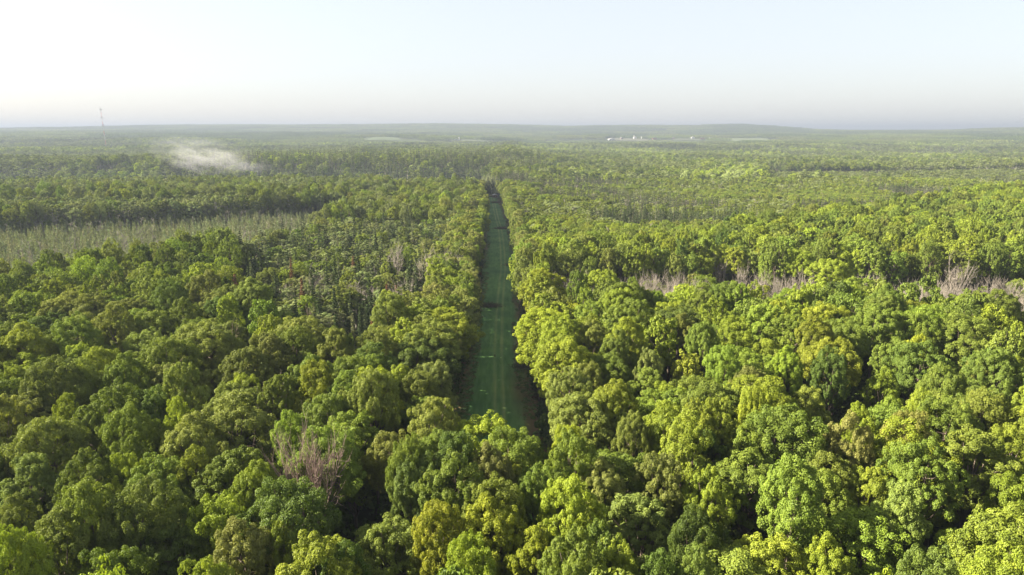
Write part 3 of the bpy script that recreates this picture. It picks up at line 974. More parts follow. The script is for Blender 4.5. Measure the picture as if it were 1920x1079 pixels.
SHAPE = ["round-crowned", "dense", "broad", "slender", "open-crowned", "low-branched", "billowing", "knobbly", "thin-crowned", "full-skirted"]
ind_list = sorted(IND)
vi = {i: int(rng.integers(0, len(NEAR))) for i in ind_list}
for i in ind_list:
    nl_ = float(cor_x(allm[i][1])) - allm[i][0]
    if allm[i][5] == 2 or (5 < nl_ < 24 and 88 < allm[i][1] < 300): vi[i] = int(rng.choice([1, 5, 9, 9]))
    elif allm[i][4] == 't': vi[i] = int(rng.choice([4, 8, 7]))
labels = row_labels([(i, float(pu[i]), float(pv[i]), WORDS[allm[i][4]] + " " + SHAPE[vi[i]]) for i in ind_list], "maple", "row", 42)
for i in ind_list:
    xx, yy, R, H, key, seen = allm[i]
    cm, tm, R0, H0 = NEAR[vi[i]]
    e = put("maple_tree", None, None, (xx, yy, float(gz[i])))
    e.empty_display_size = 1
    e.rotation_euler = (0, 0, rng.uniform(0, 6.283))
    s = R / R0 * 1.06
    e.scale = (s * rng.uniform(0.93, 1.07), s * rng.uniform(0.93, 1.07), H / H0)
    tag(e, labels[i], "tree", "maples of the near forest canopy")
    tint = jitter(TINTS[key])
    c = put("crown", cm, e); c["tint"] = [float(v) for v in tint]
    put("trunk", tm, e)

# the rest of the broadleaf canopy, one mass
def mats_for(idx_list):
    P = np.array([[allm[i][0], allm[i][1], gz[i]] for i in idx_list])
    return P
rest = [i for i in range(len(allm)) if i not in IND]
P = np.array([[allm[i][0], allm[i][1], gz[i]] for i in rest])
Rr = np.array([allm[i][2] for i in rest]); Hr = np.array([allm[i][3] for i in rest])
tint = np.array([jitter(TINTS[allm[i][4]]) for i in rest])
rd = np.hypot(P[:, 0], P[:, 1])
midm = rd < 640
var = np.where(midm, rng.integers(0, len(MID), len(rest)), len(MID) + rng.integers(0, len(FAR), len(rest)))
edge_ = np.array([allm[i][5] == 2 or (5 < float(cor_x(allm[i][1])) - allm[i][0] < 26) for i in rest])
var = np.where(edge_ & midm, 5, var)
scl = np.stack([Rr / 4.2, Rr / 4.2 * rng.uniform(0.9, 1.1, len(rest)), Hr / 20.0], 1)
rot = np.stack([np.zeros(len(rest)), np.zeros(len(rest)), rng.uniform(0, 6.283, len(rest))], 1)
# far broadleaf trees beyond the near grid
farp = hexgrid(745, 2500, 8.2, 0.90)
fx, fy = farp[:, 0], farp[:, 1]
fz = ground_h(fx, fy)
fn = fbm(fx / 120.0, fy / 260.0, 71, 3); fn2 = fbm(fx / 300.0 + 9, fy / 420.0, 73, 3)
fq = rng.random(len(fx))
fval = (fx < cor_x(fy) - 10) & (fy < 835 + 0.06 * fx) & (fx > -700)
bank = (fx < 40) & (fx > -420) & (fy > 835) & (fy < 1010)          # tall dark pines on the far bank
fcon = ((fn > 0.56) | (fn2 > 0.60)) & (fq < 0.75)
fcon |= bank & (fq < 0.7)
fasp = (~fcon) & (fn < 0.44)
FU = 960 + 1280 * fx / (fy * 0.974 + 8)
pale = (FU > 1440) & (fy > 760) & (fy < 980)          # low pale young stand on the right
fasp |= pale; fcon &= ~pale
fcon |= (FU > 1380) & (fy > 745) & (fy < 770) & (fq < 0.8)
fasp &= ~fcon
use = ~fval & (fq > 0.03)
fkeys = np.array([T_GREEN, T_OLIVE, T_GREEN * 0.85, T_GREY, T_DARK, T_GREY, T_BRIGHT])
bsel = use & ~fcon & ~fasp
nb = int(bsel.sum())
P2 = np.stack([fx[bsel], fy[bsel], fz[bsel]], 1)
t2 = fkeys[rng.integers(0, len(fkeys), nb)] * rng.uniform(0.75, 1.25, (nb, 1)) * (0.35 + 1.4 * fbm(fx / 150.0, fy / 330.0, 97, 2)[bsel])[:, None]
s2 = rng.uniform(1.0, 1.4, nb); h2 = rng.uniform(0.72, 1.05, nb)
P_all = np.concatenate([P, P2]); rot_all = np.concatenate([rot, np.stack([np.zeros(nb), np.zeros(nb), rng.uniform(0, 6.283, nb)], 1)])
t2 = t2 * np.where(P2[:, 0] > 20, 1.12, 1.0)[:, None]
scl_all = np.concatenate([scl, np.stack([s2, s2, h2], 1)]); var_all = np.concatenate([var, len(MID) + rng.integers(0, len(FAR), nb)])
tint_all = np.concatenate([tint, t2])
scatter("broadleaf_forest", P_all, rot_all, scl_all, var_all, tint_all, MID + FAR, "broadleaf forest canopy rolling away toward the hills", "forest")

# ---- aspens
ai = np.nonzero(sp == 'aspen')[0]
ax_, ay_ = x[ai], y[ai]; az = ground_h(ax_, ay_)
aH = rng.uniform(10.5, 14.5, len(ai)); aH = np.where((ax_ < -110) & (ay_ > 300), aH + 5, aH)
aR = rng.uniform(0.85, 1.3, len(ai)); aR = np.where((ax_ > cor_x(ay_)) | (ay_ > 300), aR * 1.12, aR)
at = np.array([jitter([T_ASPEN, T_OLIVE, T_GREY, T_ASPEN * 0.75, T_GREEN][int(k * 5)]) for k in rng.random(len(ai))])
au, av, ad = project(ax_, ay_, az + aH * 0.93)
afr = (au > -30) & (au < 1950) & (av > 250) & (av < 1080)
aord = np.argsort(np.where(afr, ad, 1e9))[:110]
aord = [int(k) for k in aord if afr[k]]
alab = row_labels([(k, float(au[k]), float(av[k]), "narrow pale green") for k in aord], "aspen", "aspen row", 30)
aset = set(aord)
for k in aord:
    v = int(rng.integers(0, 4)); cm, tm, R0, H0 = ASPEN[v]
    e = put("aspen_tree", None, None, (ax_[k], ay_[k], az[k])); e.rotation_euler = (0, 0, rng.uniform(0, 6.283))
    e.scale = (aR[k], aR[k], aH[k] / H0)
    tag(e, alab[k], "tree", "aspens of the mixed woods")
    c = put("crown", cm, e); c["tint"] = [float(q_) for q_ in at[k]]
    put("trunk", tm, e)
ar = np.array([k for k in range(len(ai)) if k not in aset])
asel = use & fasp
na_ = int(asel.sum())
P3 = np.concatenate([np.stack([ax_[ar], ay_[ar], az[ar]], 1), np.stack([fx[asel], fy[asel], fz[asel]], 1)])
arot = np.zeros((len(P3), 3)); arot[:, 2] = rng.uniform(0, 6.283, len(P3))
s3 = rng.uniform(1.5, 2.1, na_)
ascl = np.concatenate([np.stack([aR[ar], aR[ar], aH[ar] / 20], 1), np.stack([s3, s3, np.where(pale[asel], rng.uniform(0.38, 0.5, na_), rng.uniform(0.6, 0.95, na_))], 1)])
avar = np.concatenate([np.where(np.hypot(ax_[ar], ay_[ar]) < 640, rng.integers(0, 4, len(ar)), 4 + rng.integers(0, 4, len(ar))), 4 + rng.integers(0, 4, na_)])
onr = ax_ > cor_x(ay_)
at[onr] = np.array([T_GREEN, T_OLIVE, T_BRIGHT * 0.85, T_ASPEN])[rng.integers(0, 4, int(onr.sum()))] * rng.uniform(0.85, 1.15, (int(onr.sum()), 1))
atn = np.concatenate([at[ar], np.array([T_ASPEN, T_GREY, T_OLIVE, T_GREEN])[rng.integers(0, 4, na_)] * rng.uniform(0.75, 1.2, (na_, 1))])
scatter("aspen_forest", P3, arot, ascl, avar, atn, ASPEN_MID + ASPEN_FAR, "paler aspen woods in the middle distance", "forest")

# ---- spruces, larches, snags
si = np.nonzero(sp == 'spruce')[0]
sx_, sy_ = x[si], y[si]; sz = ground_h(sx_, sy_)
sH = rng.uniform(12, 18.5, len(si)); endm = (np.abs(sx_ - cor_x(sy_)) < 12) & (sy_ > COR_Y1)
sH = np.where(endm, rng.uniform(12, 16, len(si)), sH)
st = np.array([jitter(T_SPRUCE if k > 0.12 else T_LARCH * 0.7, 0.15) for k in rng.random(len(si))])
su, sv, sd = project(sx_, sy_, sz + sH * 0.95)
sfr = (su > -30) & (su < 1950) & (sv > 250) & (sv < 1080)
sord = [int(k) for k in np.argsort(np.where(sfr, sd, 1e9))[:90] if sfr[k]]
rusty = set(sord[i] for i in range(3, len(sord), 14))
slab = row_labels([(k, float(su[k]), float(sv[k]), "rust-brown dying" if k in rusty else "dark pointed") for k in sord], "spruce", "spruce row", 26)
sset = set(sord)
# a few rust-coloured dying spruces read from the photograph
extra_rust = [(701, 590, 12.5), (725, 533, 12), (742, 535, 11.5), (612, 545, 11), (757, 590, 10)]
for k in sord:
    v = int(rng.integers(0, 3)); cm, tm, R0, H0 = SPR[v]
    e = put("spruce_tree", None, None, (sx_[k], sy_[k], sz[k])); e.rotation_euler = (0, 0, rng.uniform(0, 6.283))
    s = rng.uniform(0.8, 1.15)
    e.scale = (s, s, sH[k] / H0)
    tag(e, slab[k], "tree", "spruces of the mixed woods")
    tt = jitter(T_RUST * 0.7) if k in rusty else st[k]
    c = put("crown", cm, e); c["tint"] = [float(q_) for q_ in tt]
    put("trunk", tm, e)
rl = ["tall rust-red dead spruce spire standing free above the yellow maples", "slim rust-brown dying spruce, left one of two side by side", "slim rust-brown dying spruce, right one of two side by side", "short reddish spruce spire deep among pale aspens", "small rusty spruce behind the bright maples beside the strip"]
for k, (u, v, H) in enumerate(extra_rust):
    xx, yy, t = solve_px(u, v, H)
    cm, tm, R0, H0 = SPR[k % 3]
    e = put("spruce_tree", None, None, (xx, yy, float(ground_h(xx, yy)))); e.scale = (0.75, 0.75, H / H0)
    tag(e, rl[k], "tree", "rusty dying spruces")
    c = put("crown", cm, e); c["tint"] = [float(q_) for q_ in jitter(T_RUST, 0.08)]
    put("trunk", tm, e)
ek = 0
for rowk, (yo, cnt) in enumerate(((3.0, 5), (8.5, 6))):
    for m_ in range(cnt):
        yy = COR_Y1 + yo + rng.uniform(-1, 1); xx = float(cor_x(yy)) - 8.6 + (m_ + 0.5 * (rowk == 0)) * 3.4 + rng.uniform(-0.6, 0.6)
        cm, tm, R0, H0 = SPR[ek % 3]; ek += 1
        e = put("spruce_tree", None, None, (xx, yy, float(ground_h(xx, yy)))); e.rotation_euler = (0, 0, ek * 1.3)
        sH_ = rng.uniform(11, 14) + 3.0 * rowk
        e.scale = (1.75, 1.75, sH_ / H0)
        tag(e, "dark spruce, %s from the left in the %s rank closing the strip's far end" % (ordw(m_ + 1), ("front", "back")[rowk]), "tree", "spruces closing the far end of the strip")
        c = put("crown", cm, e); c["tint"] = [float(q_) for q_ in jitter(T_SPRUCE * 0.85, 0.1)]
        put("trunk", tm, e)
sr = np.array([k for k in range(len(si)) if k not in sset])
csel = use & fcon
nc = int(csel.sum())
tall = np.where(bank[csel], 1.5, 1.0)
P4 = np.concatenate([np.stack([sx_[sr], sy_[sr], sz[sr]], 1), np.stack([fx[csel], fy[csel], fz[csel]], 1)])
crot = np.zeros((len(P4), 3)); crot[:, 2] = rng.uniform(0, 6.283, len(P4))
s4 = rng.uniform(1.2, 1.8, nc)
cscl = np.concatenate([np.stack([np.ones(len(sr)) * 1.15, np.ones(len(sr)) * 1.15, sH[sr] / 15], 1), np.stack([s4, s4, rng.uniform(0.85, 1.25, nc) * tall], 1)])
cvar = np.concatenate([np.where(np.hypot(sx_[sr], sy_[sr]) < 450, rng.integers(0, 3, len(sr)), 3 + rng.integers(0, 3, len(sr))), 3 + rng.integers(0, 3, nc)])
ctn = np.concatenate([st[sr], np.array([T_SPRUCE, T_SPRUCE * 1.2, T_DARK * 0.8])[rng.integers(0, 3, nc)] * rng.uniform(0.8, 1.3, (nc, 1))])
# larches of the swamp
li = np.nonzero(sp == 'larch')[0]
lx = np.repeat(x[li], 9) + rng.uniform(-4, 4, len(li) * 9); ly = np.repeat(y[li], 9) + rng.uniform(-4, 4, len(li) * 9)
lz = ground_h(lx, ly); nl = len(lx)
P4 = np.concatenate([P4, np.stack([lx, ly, lz], 1)])
lrot = np.zeros((nl, 3)); lrot[:, 2] = rng.uniform(0, 6.283, nl)
crot = np.concatenate([crot, lrot])
ls = rng.uniform(0.75, 1.3, nl)
lu = 960 + 1280 * lx / (ly * 0.974 + 10)
lback = np.clip((ly - np.interp(lu, [-300, 0, 300, 560], [215, 232, 262, 330])) / 100.0, 0, 1)
cscl = np.concatenate([cscl, np.stack([ls, ls, rng.uniform(0.45, 0.85, nl) + 0.35 * lback], 1)])
cvar = np.concatenate([cvar, 6 + rng.integers(0, 3, nl)])
ctn = np.concatenate([ctn, T_LARCH * rng.uniform(0.8, 1.3, (nl, 1)) * (1 + rng.normal(size=(nl, 3)) * 0.06)])
scatter("conifer_forest", P4, crot, cscl, cvar, ctn, SPR_MID + SPR_FAR + LARCH_MID, "dark spruce woods and pale larch swamp in the distance", "forest")

# ---- bare trees, individually
for (u, v, w, H, dk, lab) in BARES:
    xx, yy, t = solve_px(u, v, H)
    m = DARKB[int(rng.integers(0, 2))] if dk else BARE[int(rng.integers(0, 4))]
    e = put("bare_tree", None, None, (xx, yy, float(ground_h(xx, yy)))); e.rotation_euler = (0, 0, rng.uniform(0, 6.283))
    s = max(0.5, w / 1280 * t / 2 / 3.6)
    e.scale = (s, s, H / 13.0)
    tag(e, lab, "bare tree", "leafless trees in the canopy")
    put("branches", m[0], e); put("trunk", m[1], e)
bi = np.nonzero(sp == 'bare')[0]
bx, by = x[bi], y[bi]; bz_ = ground_h(bx, by)
bu, bv, bd = project(bx, by, bz_ + 12)
bfr = (bu > -20) & (bu < 1940)
bord = [int(k) for k in np.argsort(np.where(bfr, bd, 1e9))[:70] if bfr[k]]
blab = row_labels([(k, float(bu[k]), float(bv[k]), "pale bleached") for k in bord], "leafless tree", "dead-tree row", 30)
for k in bord:
    m = BARE[int(rng.integers(0, 4))]
    e = put("bare_tree", None, None, (bx[k], by[k], bz_[k])); e.rotation_euler = (0, 0, rng.uniform(0, 6.283))
    s = rng.uniform(0.65, 1.05); H = rng.uniform(10, 13.5)
    e.scale = (s, s, H / 13.0)
    tag(e, blab[k], "bare tree", "leafless trees in the canopy")
    put("branches", m[0], e); put("trunk", m[1], e)
# snags and remaining bare trees
bset = set(bord)
br = [k for k in range(len(bi)) if k not in bset]
gi_ = np.nonzero(sp == 'snag')[0]
gx = np.repeat(x[gi_], 2) + rng.uniform(-3, 3, len(gi_) * 2); gy = np.repeat(y[gi_], 2) + rng.uniform(-3, 3, len(gi_) * 2)
# dead stems along the far side of the swamp
tt_ = rng.uniform(-100, 520, 130)
ey = np.interp(tt_, [-100, 0, 300, 560], [312, 322, 352, 404]) + rng.normal(size=130) * 7; ex = (tt_ - 960) / 1280 * (ey * 0.974 + 10)
gx = np.concatenate([gx, bx[br], ex]); gy = np.concatenate([gy, by[br], ey])
# thin alder-like bare shrubs filling the dead line
ux = rng.uniform(14, 165, 110); uy = rng.uniform(184, 201, 110) - 0.085 * ux
gx2, gy2 = ux, uy
Pg = np.stack([np.concatenate([gx, gx2]), np.concatenate([gy, gy2]), ground_h(np.concatenate([gx, gx2]), np.concatenate([gy, gy2]))], 1)
ng = len(Pg)
grot = np.zeros((ng, 3)); grot[:, 2] = rng.uniform(0, 6.283, ng)
gs = rng.uniform(0.7, 1.1, ng)
gscl = np.stack([gs, gs, np.concatenate([rng.uniform(0.7, 1.15, len(gx)), rng.uniform(0.75, 1.05, len(gx2))])], 1)
gvar = np.concatenate([rng.integers(0, 3, len(gx)), 3 + rng.integers(0, 3, len(gx2))])
scatter("dead_stem_thicket", Pg, grot, gscl, gvar, np.tile([[0.3, 0.24, 0.2]], (ng, 1)), SNAG_MID + BARE_MID, "grey dead stems along swamp edges and the dead line", "thicket")

# ------------------------------------------------------------------ distant woods as patches
pp = []
for (y0, y1, s) in ((2460, 4300, 100.0), (4300, 9200, 140.0)):
    g = hexgrid(y0, y1, s, 0.88)
    pp.append(np.concatenate([g, np.full((len(g), 1), s)], 1))
pp = np.concatenate(pp)
pp = pp[~in_field(pp[:, 0], pp[:, 1], 22, 70)]
npch = len(pp)
pn = fbm(pp[:, 0] / 500.0, pp[:, 1] / 900.0, 81, 3)
Pp = np.stack([pp[:, 0], pp[:, 1], ground_h(pp[:, 0], pp[:, 1]) - 2.0], 1)
prot = np.zeros((npch, 3)); prot[:, 2] = rng.integers(0, 4, npch) * math.pi / 2
ps = pp[:, 2] / 112.0
pscl = np.stack([ps, ps, rng.uniform(0.75, 1.0, npch)], 1)
pvar = np.clip((pn - 0.2) * 6.0, 0, 3).astype(int)
ptint = np.where((pn > 0.55)[:, None], T_DARK[None], np.where((rng.random(npch) < 0.4)[:, None], T_OLIVE[None], T_GREEN[None])) * rng.uniform(0.65, 1.0, (npch, 1))
scatter("distant_woods", Pp, prot, pscl, pvar, ptint, PATCH, "hazy distant woods below the blue hills", "forest")

# ------------------------------------------------------------------ undergrowth along the strip
V, F, sp_, TV, TF = broadleaf(900, 1.3, 2.2, 0.2, 9, 7, 700, 0.24, 0.0, False, 3)
BUSH = [join_mesh("bush", (V, F, sp_), (TV * np.array([0.2, 0.2, 0.8]), TF), [M_LEAF, M_BARK])]
V, F, sp_, TV, TF = broadleaf(901, 1.0, 1.3, 0.1, 8, 7, 520, 0.22, 0.0, False, 3)
BUSH.append(join_mesh("bush", (V, F, sp_), (TV * np.array([0.2, 0.2, 0.8]), TF), [M_LEAF, M_BARK]))
nbu = 1100
uy = rng.uniform(COR_Y0 - 3, COR_Y1 + 6, nbu); side = rng.choice([-1, 1], nbu)
ux = cor_x(uy) + side * (cor_half(uy) * 1.08 + np.abs(rng.normal(size=nbu)) * 2.0)
Pb = np.stack([ux, uy, ground_h(ux, uy)], 1)
brot = np.zeros((nbu, 3)); brot[:, 2] = rng.uniform(0, 6.283, nbu)
bs = rng.uniform(0.5, 1.5, nbu)
bt = np.array([(0.12, 0.075, 0.035), (0.05, 0.085, 0.025), (0.085, 0.09, 0.03), (0.04, 0.07, 0.02)])[rng.integers(0, 4, nbu)] * rng.uniform(0.7, 1.3, (nbu, 1))
nu2 = 2600
u2y = rng.uniform(12, 190, nu2); u2x = rng.uniform(-1, 1, nu2) * (u2y * 0.9 + 25)
okb = clear_of_strip(u2x, u2y, 1.0); u2x, u2y = u2x[okb], u2y[okb]; nu2 = len(u2x)
Pb = np.concatenate([Pb, np.stack([u2x, u2y, ground_h(u2x, u2y)], 1)])
r2 = np.zeros((nu2, 3)); r2[:, 2] = rng.uniform(0, 6.283, nu2); brot = np.concatenate([brot, r2])
bs = np.concatenate([bs, rng.uniform(1.2, 2.8, nu2)])
bt = np.concatenate([bt, np.array([(0.07, 0.11, 0.02), (0.09, 0.12, 0.025), (0.055, 0.085, 0.018)])[rng.integers(0, 3, nu2)]])
nbu += nu2
scatter("undergrowth", Pb, brot, np.stack([bs, bs, bs], 1), rng.integers(0, 2, nbu), bt, BUSH, "brown bracken and low bushes along both edges of the strip", "undergrowth")

def tuft(seed):
    r = np.random.default_rng(seed); n = 26
    a = r.uniform(0, 6.283, n); rr = r.uniform(0, 0.45, n)
    C = np.stack([np.cos(a) * rr, np.sin(a) * rr, r.uniform(0.05, 0.16, n)], 1)
    N = norm(np.stack([np.cos(a) * 0.5, np.sin(a) * 0.5, r.uniform(0.7, 1.2, n)], 1))
    V, F = leaf_quads(C, N, r.uniform(0.22, 0.5, n), r, 0.35, 0.2)
    return mesh_from("tuft", V, F, None, [M_NEEDLE], None, np.repeat(r.uniform(0.2, 0.8, n), 4))
ntf = 9000
gy_ = COR_Y0 + (COR_Y1 - COR_Y0) * rng.random(ntf) ** 1.5
gt_ = rng.uniform(-1.05, 1.05, ntf)
gx_ = cor_x(gy_) + gt_ * cor_half(gy_)
keepg = fbm(gx_ / 5.0, gy_ / 9.0, 95, 3) + 0.30 * np.abs(gt_) > 0.60
keepg &= np.abs(gt_) > 0.62
gx_, gy_ = gx_[keepg], gy_[keepg]; ntf = len(gx_)
gs_ = rng.uniform(0.6, 1.5, ntf)
gtint = np.array([(0.08, 0.13, 0.034), (0.10, 0.135, 0.04), (0.065, 0.11, 0.027), (0.13, 0.12, 0.05)])[rng.integers(0, 4, ntf)] * rng.uniform(0.75, 1.2, (ntf, 1))
grz = np.zeros((ntf, 3)); grz[:, 2] = rng.uniform(0, 6.283, ntf)
scatter("grass", np.stack([gx_, gy_, ground_h(gx_, gy_) + 0.05], 1), grz, np.stack([gs_, gs_, gs_], 1), rng.integers(0, 3, ntf), gtint, [tuft(k) for k in (1, 2, 3)], "rough tufts of grass and weeds on the mown strip", "grass")

# ------------------------------------------------------------------ brush piles lying on the strip, nearest heap standing in for shade
M_BRUSH = simple_mat("dark_brush", (0.10, 0.08, 0.055), 1.0, 0.4, 2.0)
def brush_pile(u, v, L, W, Hh, lab, seed):
    xx, yy, t = solve_px(u, v, 0.0)
    r = np.random.default_rng(seed)
    e = put("brush_pile", None, None, (xx, yy, float(ground_h(xx, yy)) + 0.05))
    T = Tubes()
    for k in range(60):
        p = np.array([r.normal() * L * 0.25, r.normal() * W * 0.22, r.uniform(0.05, Hh * 0.5)])
        a = r.normal() * 0.5; ln = r.uniform(0.4, 0.9) * L * 0.5
        d = np.array([math.cos(a), math.sin(a), r.normal() * 0.12])
        q1 = p + d * ln; q1[2] = max(0.03, q1[2])
        T.add([p, (p + q1) / 2 + np.array([0, 0, r.uniform(0, 0.25)]), q1], [0.07, 0.05, 0.02], 4)
    a_, b_ = T.arrays()
    put("branches", mesh_from("brush_branches", a_, b_, None, [M_BRUSH]), e)
    nq = 1100
    C = np.stack([r.normal(size=nq) * L * 0.27, r.normal(size=nq) * W * 0.26, np.zeros(nq)], 1)
    C[:, 2] = np.abs(r.normal(size=nq)) * Hh * 0.42 * np.exp(-(C[:, 0] / L) ** 2 * 3) + 0.05
    Vv, Ff = leaf_quads(C, norm(r.normal(size=(nq, 3)) + np.array([0, 0, 0.6])), r.uniform(0.15, 0.4, nq), r)
    f = put("dead_foliage", mesh_from("brush_foliage", Vv, Ff, None, [M_LEAF], None, np.repeat(r.uniform(0, 1, nq), 4)), e)
    f["tint"] = [0.075, 0.080, 0.035]
    tag(e, lab, "brush pile", "brush piles on the mown strip")
brush_pile(930, 381, 9, 4, 2.2, "small dark brush pile near the far end of the strip", 1)
brush_pile(939, 430, 8, 4, 2.0, "dark low brush pile halfway along the strip, against the sunny side", 2)
brush_pile(962, 499, 6, 3, 1.9, "dark brush pile at the strip's sunny edge opposite bare trees", 3)
brush_pile(916, 576, 6, 3, 1.8, "dark fallen boughs reaching out from the shaded edge of the strip", 4)
brush_pile(982, 690, 5, 3, 2.2, "dark heap standing in for the shaded hollow under overhanging sunny maples", 5)  # dark heap added in place of the shade in the hollow under this tree

# ------------------------------------------------------------------ little hut closing the strip
def box(V, F, x0, x1, y0, y1, z0, z1):
    n0 = len(V)
    for zz in (z0, z1):
        V += [(x0, y0, zz), (x1, y0, zz), (x1, y1, zz), (x0, y1, zz)]
    for f in ((0, 3, 2, 1), (4, 5, 6, 7), (0, 1, 5, 4), (1, 2, 6, 5), (2, 3, 7, 6), (3, 0, 4, 7)):
        F.append(tuple(n0 + k for k in f))
def box_mesh(name, boxes, mat):
    V = []; F = []
    for b in boxes: box(V, F, *b)
    return mesh_from(name, np.array(V, float), np.array(F), None, [mat])
def gable(name, w, d, z0, h, over, mat, thick=0.2):
    V = [(-w - over, -d - over, z0), (0, -d - over, z0 + h), (w + over, -d - over, z0), (-w - over, d + over, z0), (0, d + over, z0 + h), (w + over, d + over, z0)]
    V += [(a, b, c + thick) for (a, b, c) in V]
    F = [(0, 1, 4, 3), (1, 2, 5, 4), (6, 9, 10, 7), (7, 10, 11, 8), (0, 6, 7, 1), (1, 7, 8, 2), (3, 4, 10, 9), (4, 5, 11, 10), (0, 3, 9, 6), (2, 8, 11, 5)]
    return mesh_from(name, np.array(V, float), np.array(F), None, [mat])
def gable_end(name, w, d, z0, h, mat):
    V = []; F3 = []
    for yy in (-d, d):
        n0 = len(V); V += [(-w, yy, z0), (w, yy, z0), (0, yy, z0 + h)]
        F3.append((n0, n0 + 1, n0 + 2))
    return mesh_from(name, np.array(V, float), None, np.array(F3), [mat])
M_WHITE = simple_mat("white_siding", (0.5, 0.5, 0.49), 0.7, 0.06, 0.5)
M_ROOFP = simple_mat("pale_metal_roof", (0.48, 0.45, 0.44), 0.5, 0.1, 0.6)
M_ROOFD = simple_mat("grey_shingle_roof", (0.22, 0.20, 0.20), 0.9, 0.2, 0.8)
M_RED = simple_mat("barn_red_boards", (0.30, 0.10, 0.08), 0.85, 0.2, 0.6)
M_BROWN = simple_mat("weathered_boards", (0.16, 0.11, 0.08), 0.9, 0.25, 1.0)
M_GLASS = simple_mat("dark_window_glass", (0.03, 0.035, 0.04), 0.15, 0.1, 1.0, 0, 0.5)
M_STEEL = simple_mat("galvanised_steel", (0.30, 0.30, 0.31), 0.5, 0.1, 0.5)
M_REDP = simple_mat("red_tower_paint", (0.35, 0.09, 0.06), 0.6, 0.1, 0.5)

def house(name, x0, y0, w, d, wall, roofh, m_wall, m_roof, lab, cat, rz=0.0, door=True, group=None):
    e = put(name, None, None, (x0, y0, float(ground_h(x0, y0)) + (1.1 if in_field(np.array([x0]), np.array([y0]))[0] else 0.0)))
    e.rotation_euler = (0, 0, rz)
    wl = put("wall", box_mesh("wall", [(-w, w, -d, d, -1.0, wall)], m_wall), e)
    put("gable", gable_end("gable", w, d, wall, roofh, m_wall), e)
    put("roof", gable("roof", w, d, wall + 0.02, roofh, 0.4, m_roof), e)
    if door:
        put("door", box_mesh("door", [(-0.12 * w, 0.12 * w, -d - 0.06, -d + 0.02, 0, min(wall * 0.8, 2.6))], M_BROWN), e)
        for s in (-1, 1):
            put("window", box_mesh("window", [(s * 0.55 * w - 0.14 * w, s * 0.55 * w + 0.14 * w, -d - 0.05, -d + 0.02, wall * 0.35, wall * 0.75)], M_GLASS), e)
    tag(e, lab, cat, group)
    return e
hx, hy, _t = solve_px(927, 357, 0.0)
hy = min(hy, 566.0); hx = px_at(927.5, hy)
house("hut", hx, hy, 1.7, 1.5, 1.9, 0.8, M_BROWN, M_ROOFP, "tiny pale-roofed hut at the far end of the grass strip", "hut", 0.3)

# ------------------------------------------------------------------ radio mast
def mast():
    D = 1700.0
    xx = (196.5 - 960) / 1280 * (D * math.cos(PITCH))
    xx = (196.5 - 960) / 1280 * D * 0.976
    zb = float(ground_h(xx, D))
    topz = CAM_Z + (243.5 - 204) / 1280 * D * 0.976
    Hh = topz - zb
    e = put("radio_mast", None, None, (xx, D, zb))
    e.rotation_euler = (0, R_(-1.2), 0)
    ns = 10; hw = 0.75
    for k in range(ns):
        z0 = Hh * k / ns; z1 = Hh * (k + 1) / ns
        T = Tubes()
        for a in range(3):
            an = a * 2.0944
            p = np.array([math.cos(an) * hw, math.sin(an) * hw, 0])
            T.add([p + [0, 0, z0], p + [0, 0, z1]], [0.11, 0.11], 4)
            pn_ = np.array([math.cos(an + 2.0944) * hw, math.sin(an + 2.0944) * hw, 0])
            nb_ = 6
            for q_ in range(nb_):
                za = z0 + (z1 - z0) * q_ / nb_; zb_ = z0 + (z1 - z0) * (q_ + 1) / nb_
                a0, b0 = (p, pn_) if q_ % 2 else (pn_, p)
                T.add([a0 + [0, 0, za], b0 + [0, 0, zb_]], [0.05, 0.05], 3)
        v_, f_ = T.arrays()
        put("mast_section", mesh_from("mast_section", v_, f_, None, [M_REDP if k % 2 == 0 else M_STEEL]), e)
    for f in (0.42, 0.62, 0.78, 0.955):
        bxs = []
        for a in range(3):
            an = a * 2.0944 + 0.5
            cx, cy_ = math.cos(an) * 2.0, math.sin(an) * 2.0
            bxs.append((cx - 0.55, cx + 0.55, cy_ - 0.35, cy_ + 0.35, Hh * f - 1.3, Hh * f + 1.3))
        put("antenna", box_mesh("antenna", bxs, M_STEEL), e)
    T = Tubes(); T.add([[0, 0, Hh], [0, 0, Hh + 5]], [0.14, 0.08], 4)
    v_, f_ = T.arrays(); put("lightning_rod", mesh_from("lightning_rod", v_, f_, None, [M_STEEL]), e)
    for a in range(3):
        an = a * 2.0944 + 1.0
        T = Tubes()
        for f in (0.5, 0.92):
            T.add([[0, 0, Hh * f], [math.cos(an) * Hh * 0.4, math.sin(an) * Hh * 0.4, 8.0]], [0.025, 0.025], 3)
        v_, f_ = T.arrays(); put("guy_wire", mesh_from("guy_wire", v_, f_, None, [M_STEEL]), e)
    tag(e, "tall thin lattice radio mast rising above the hazy horizon", "radio mast")
mast()

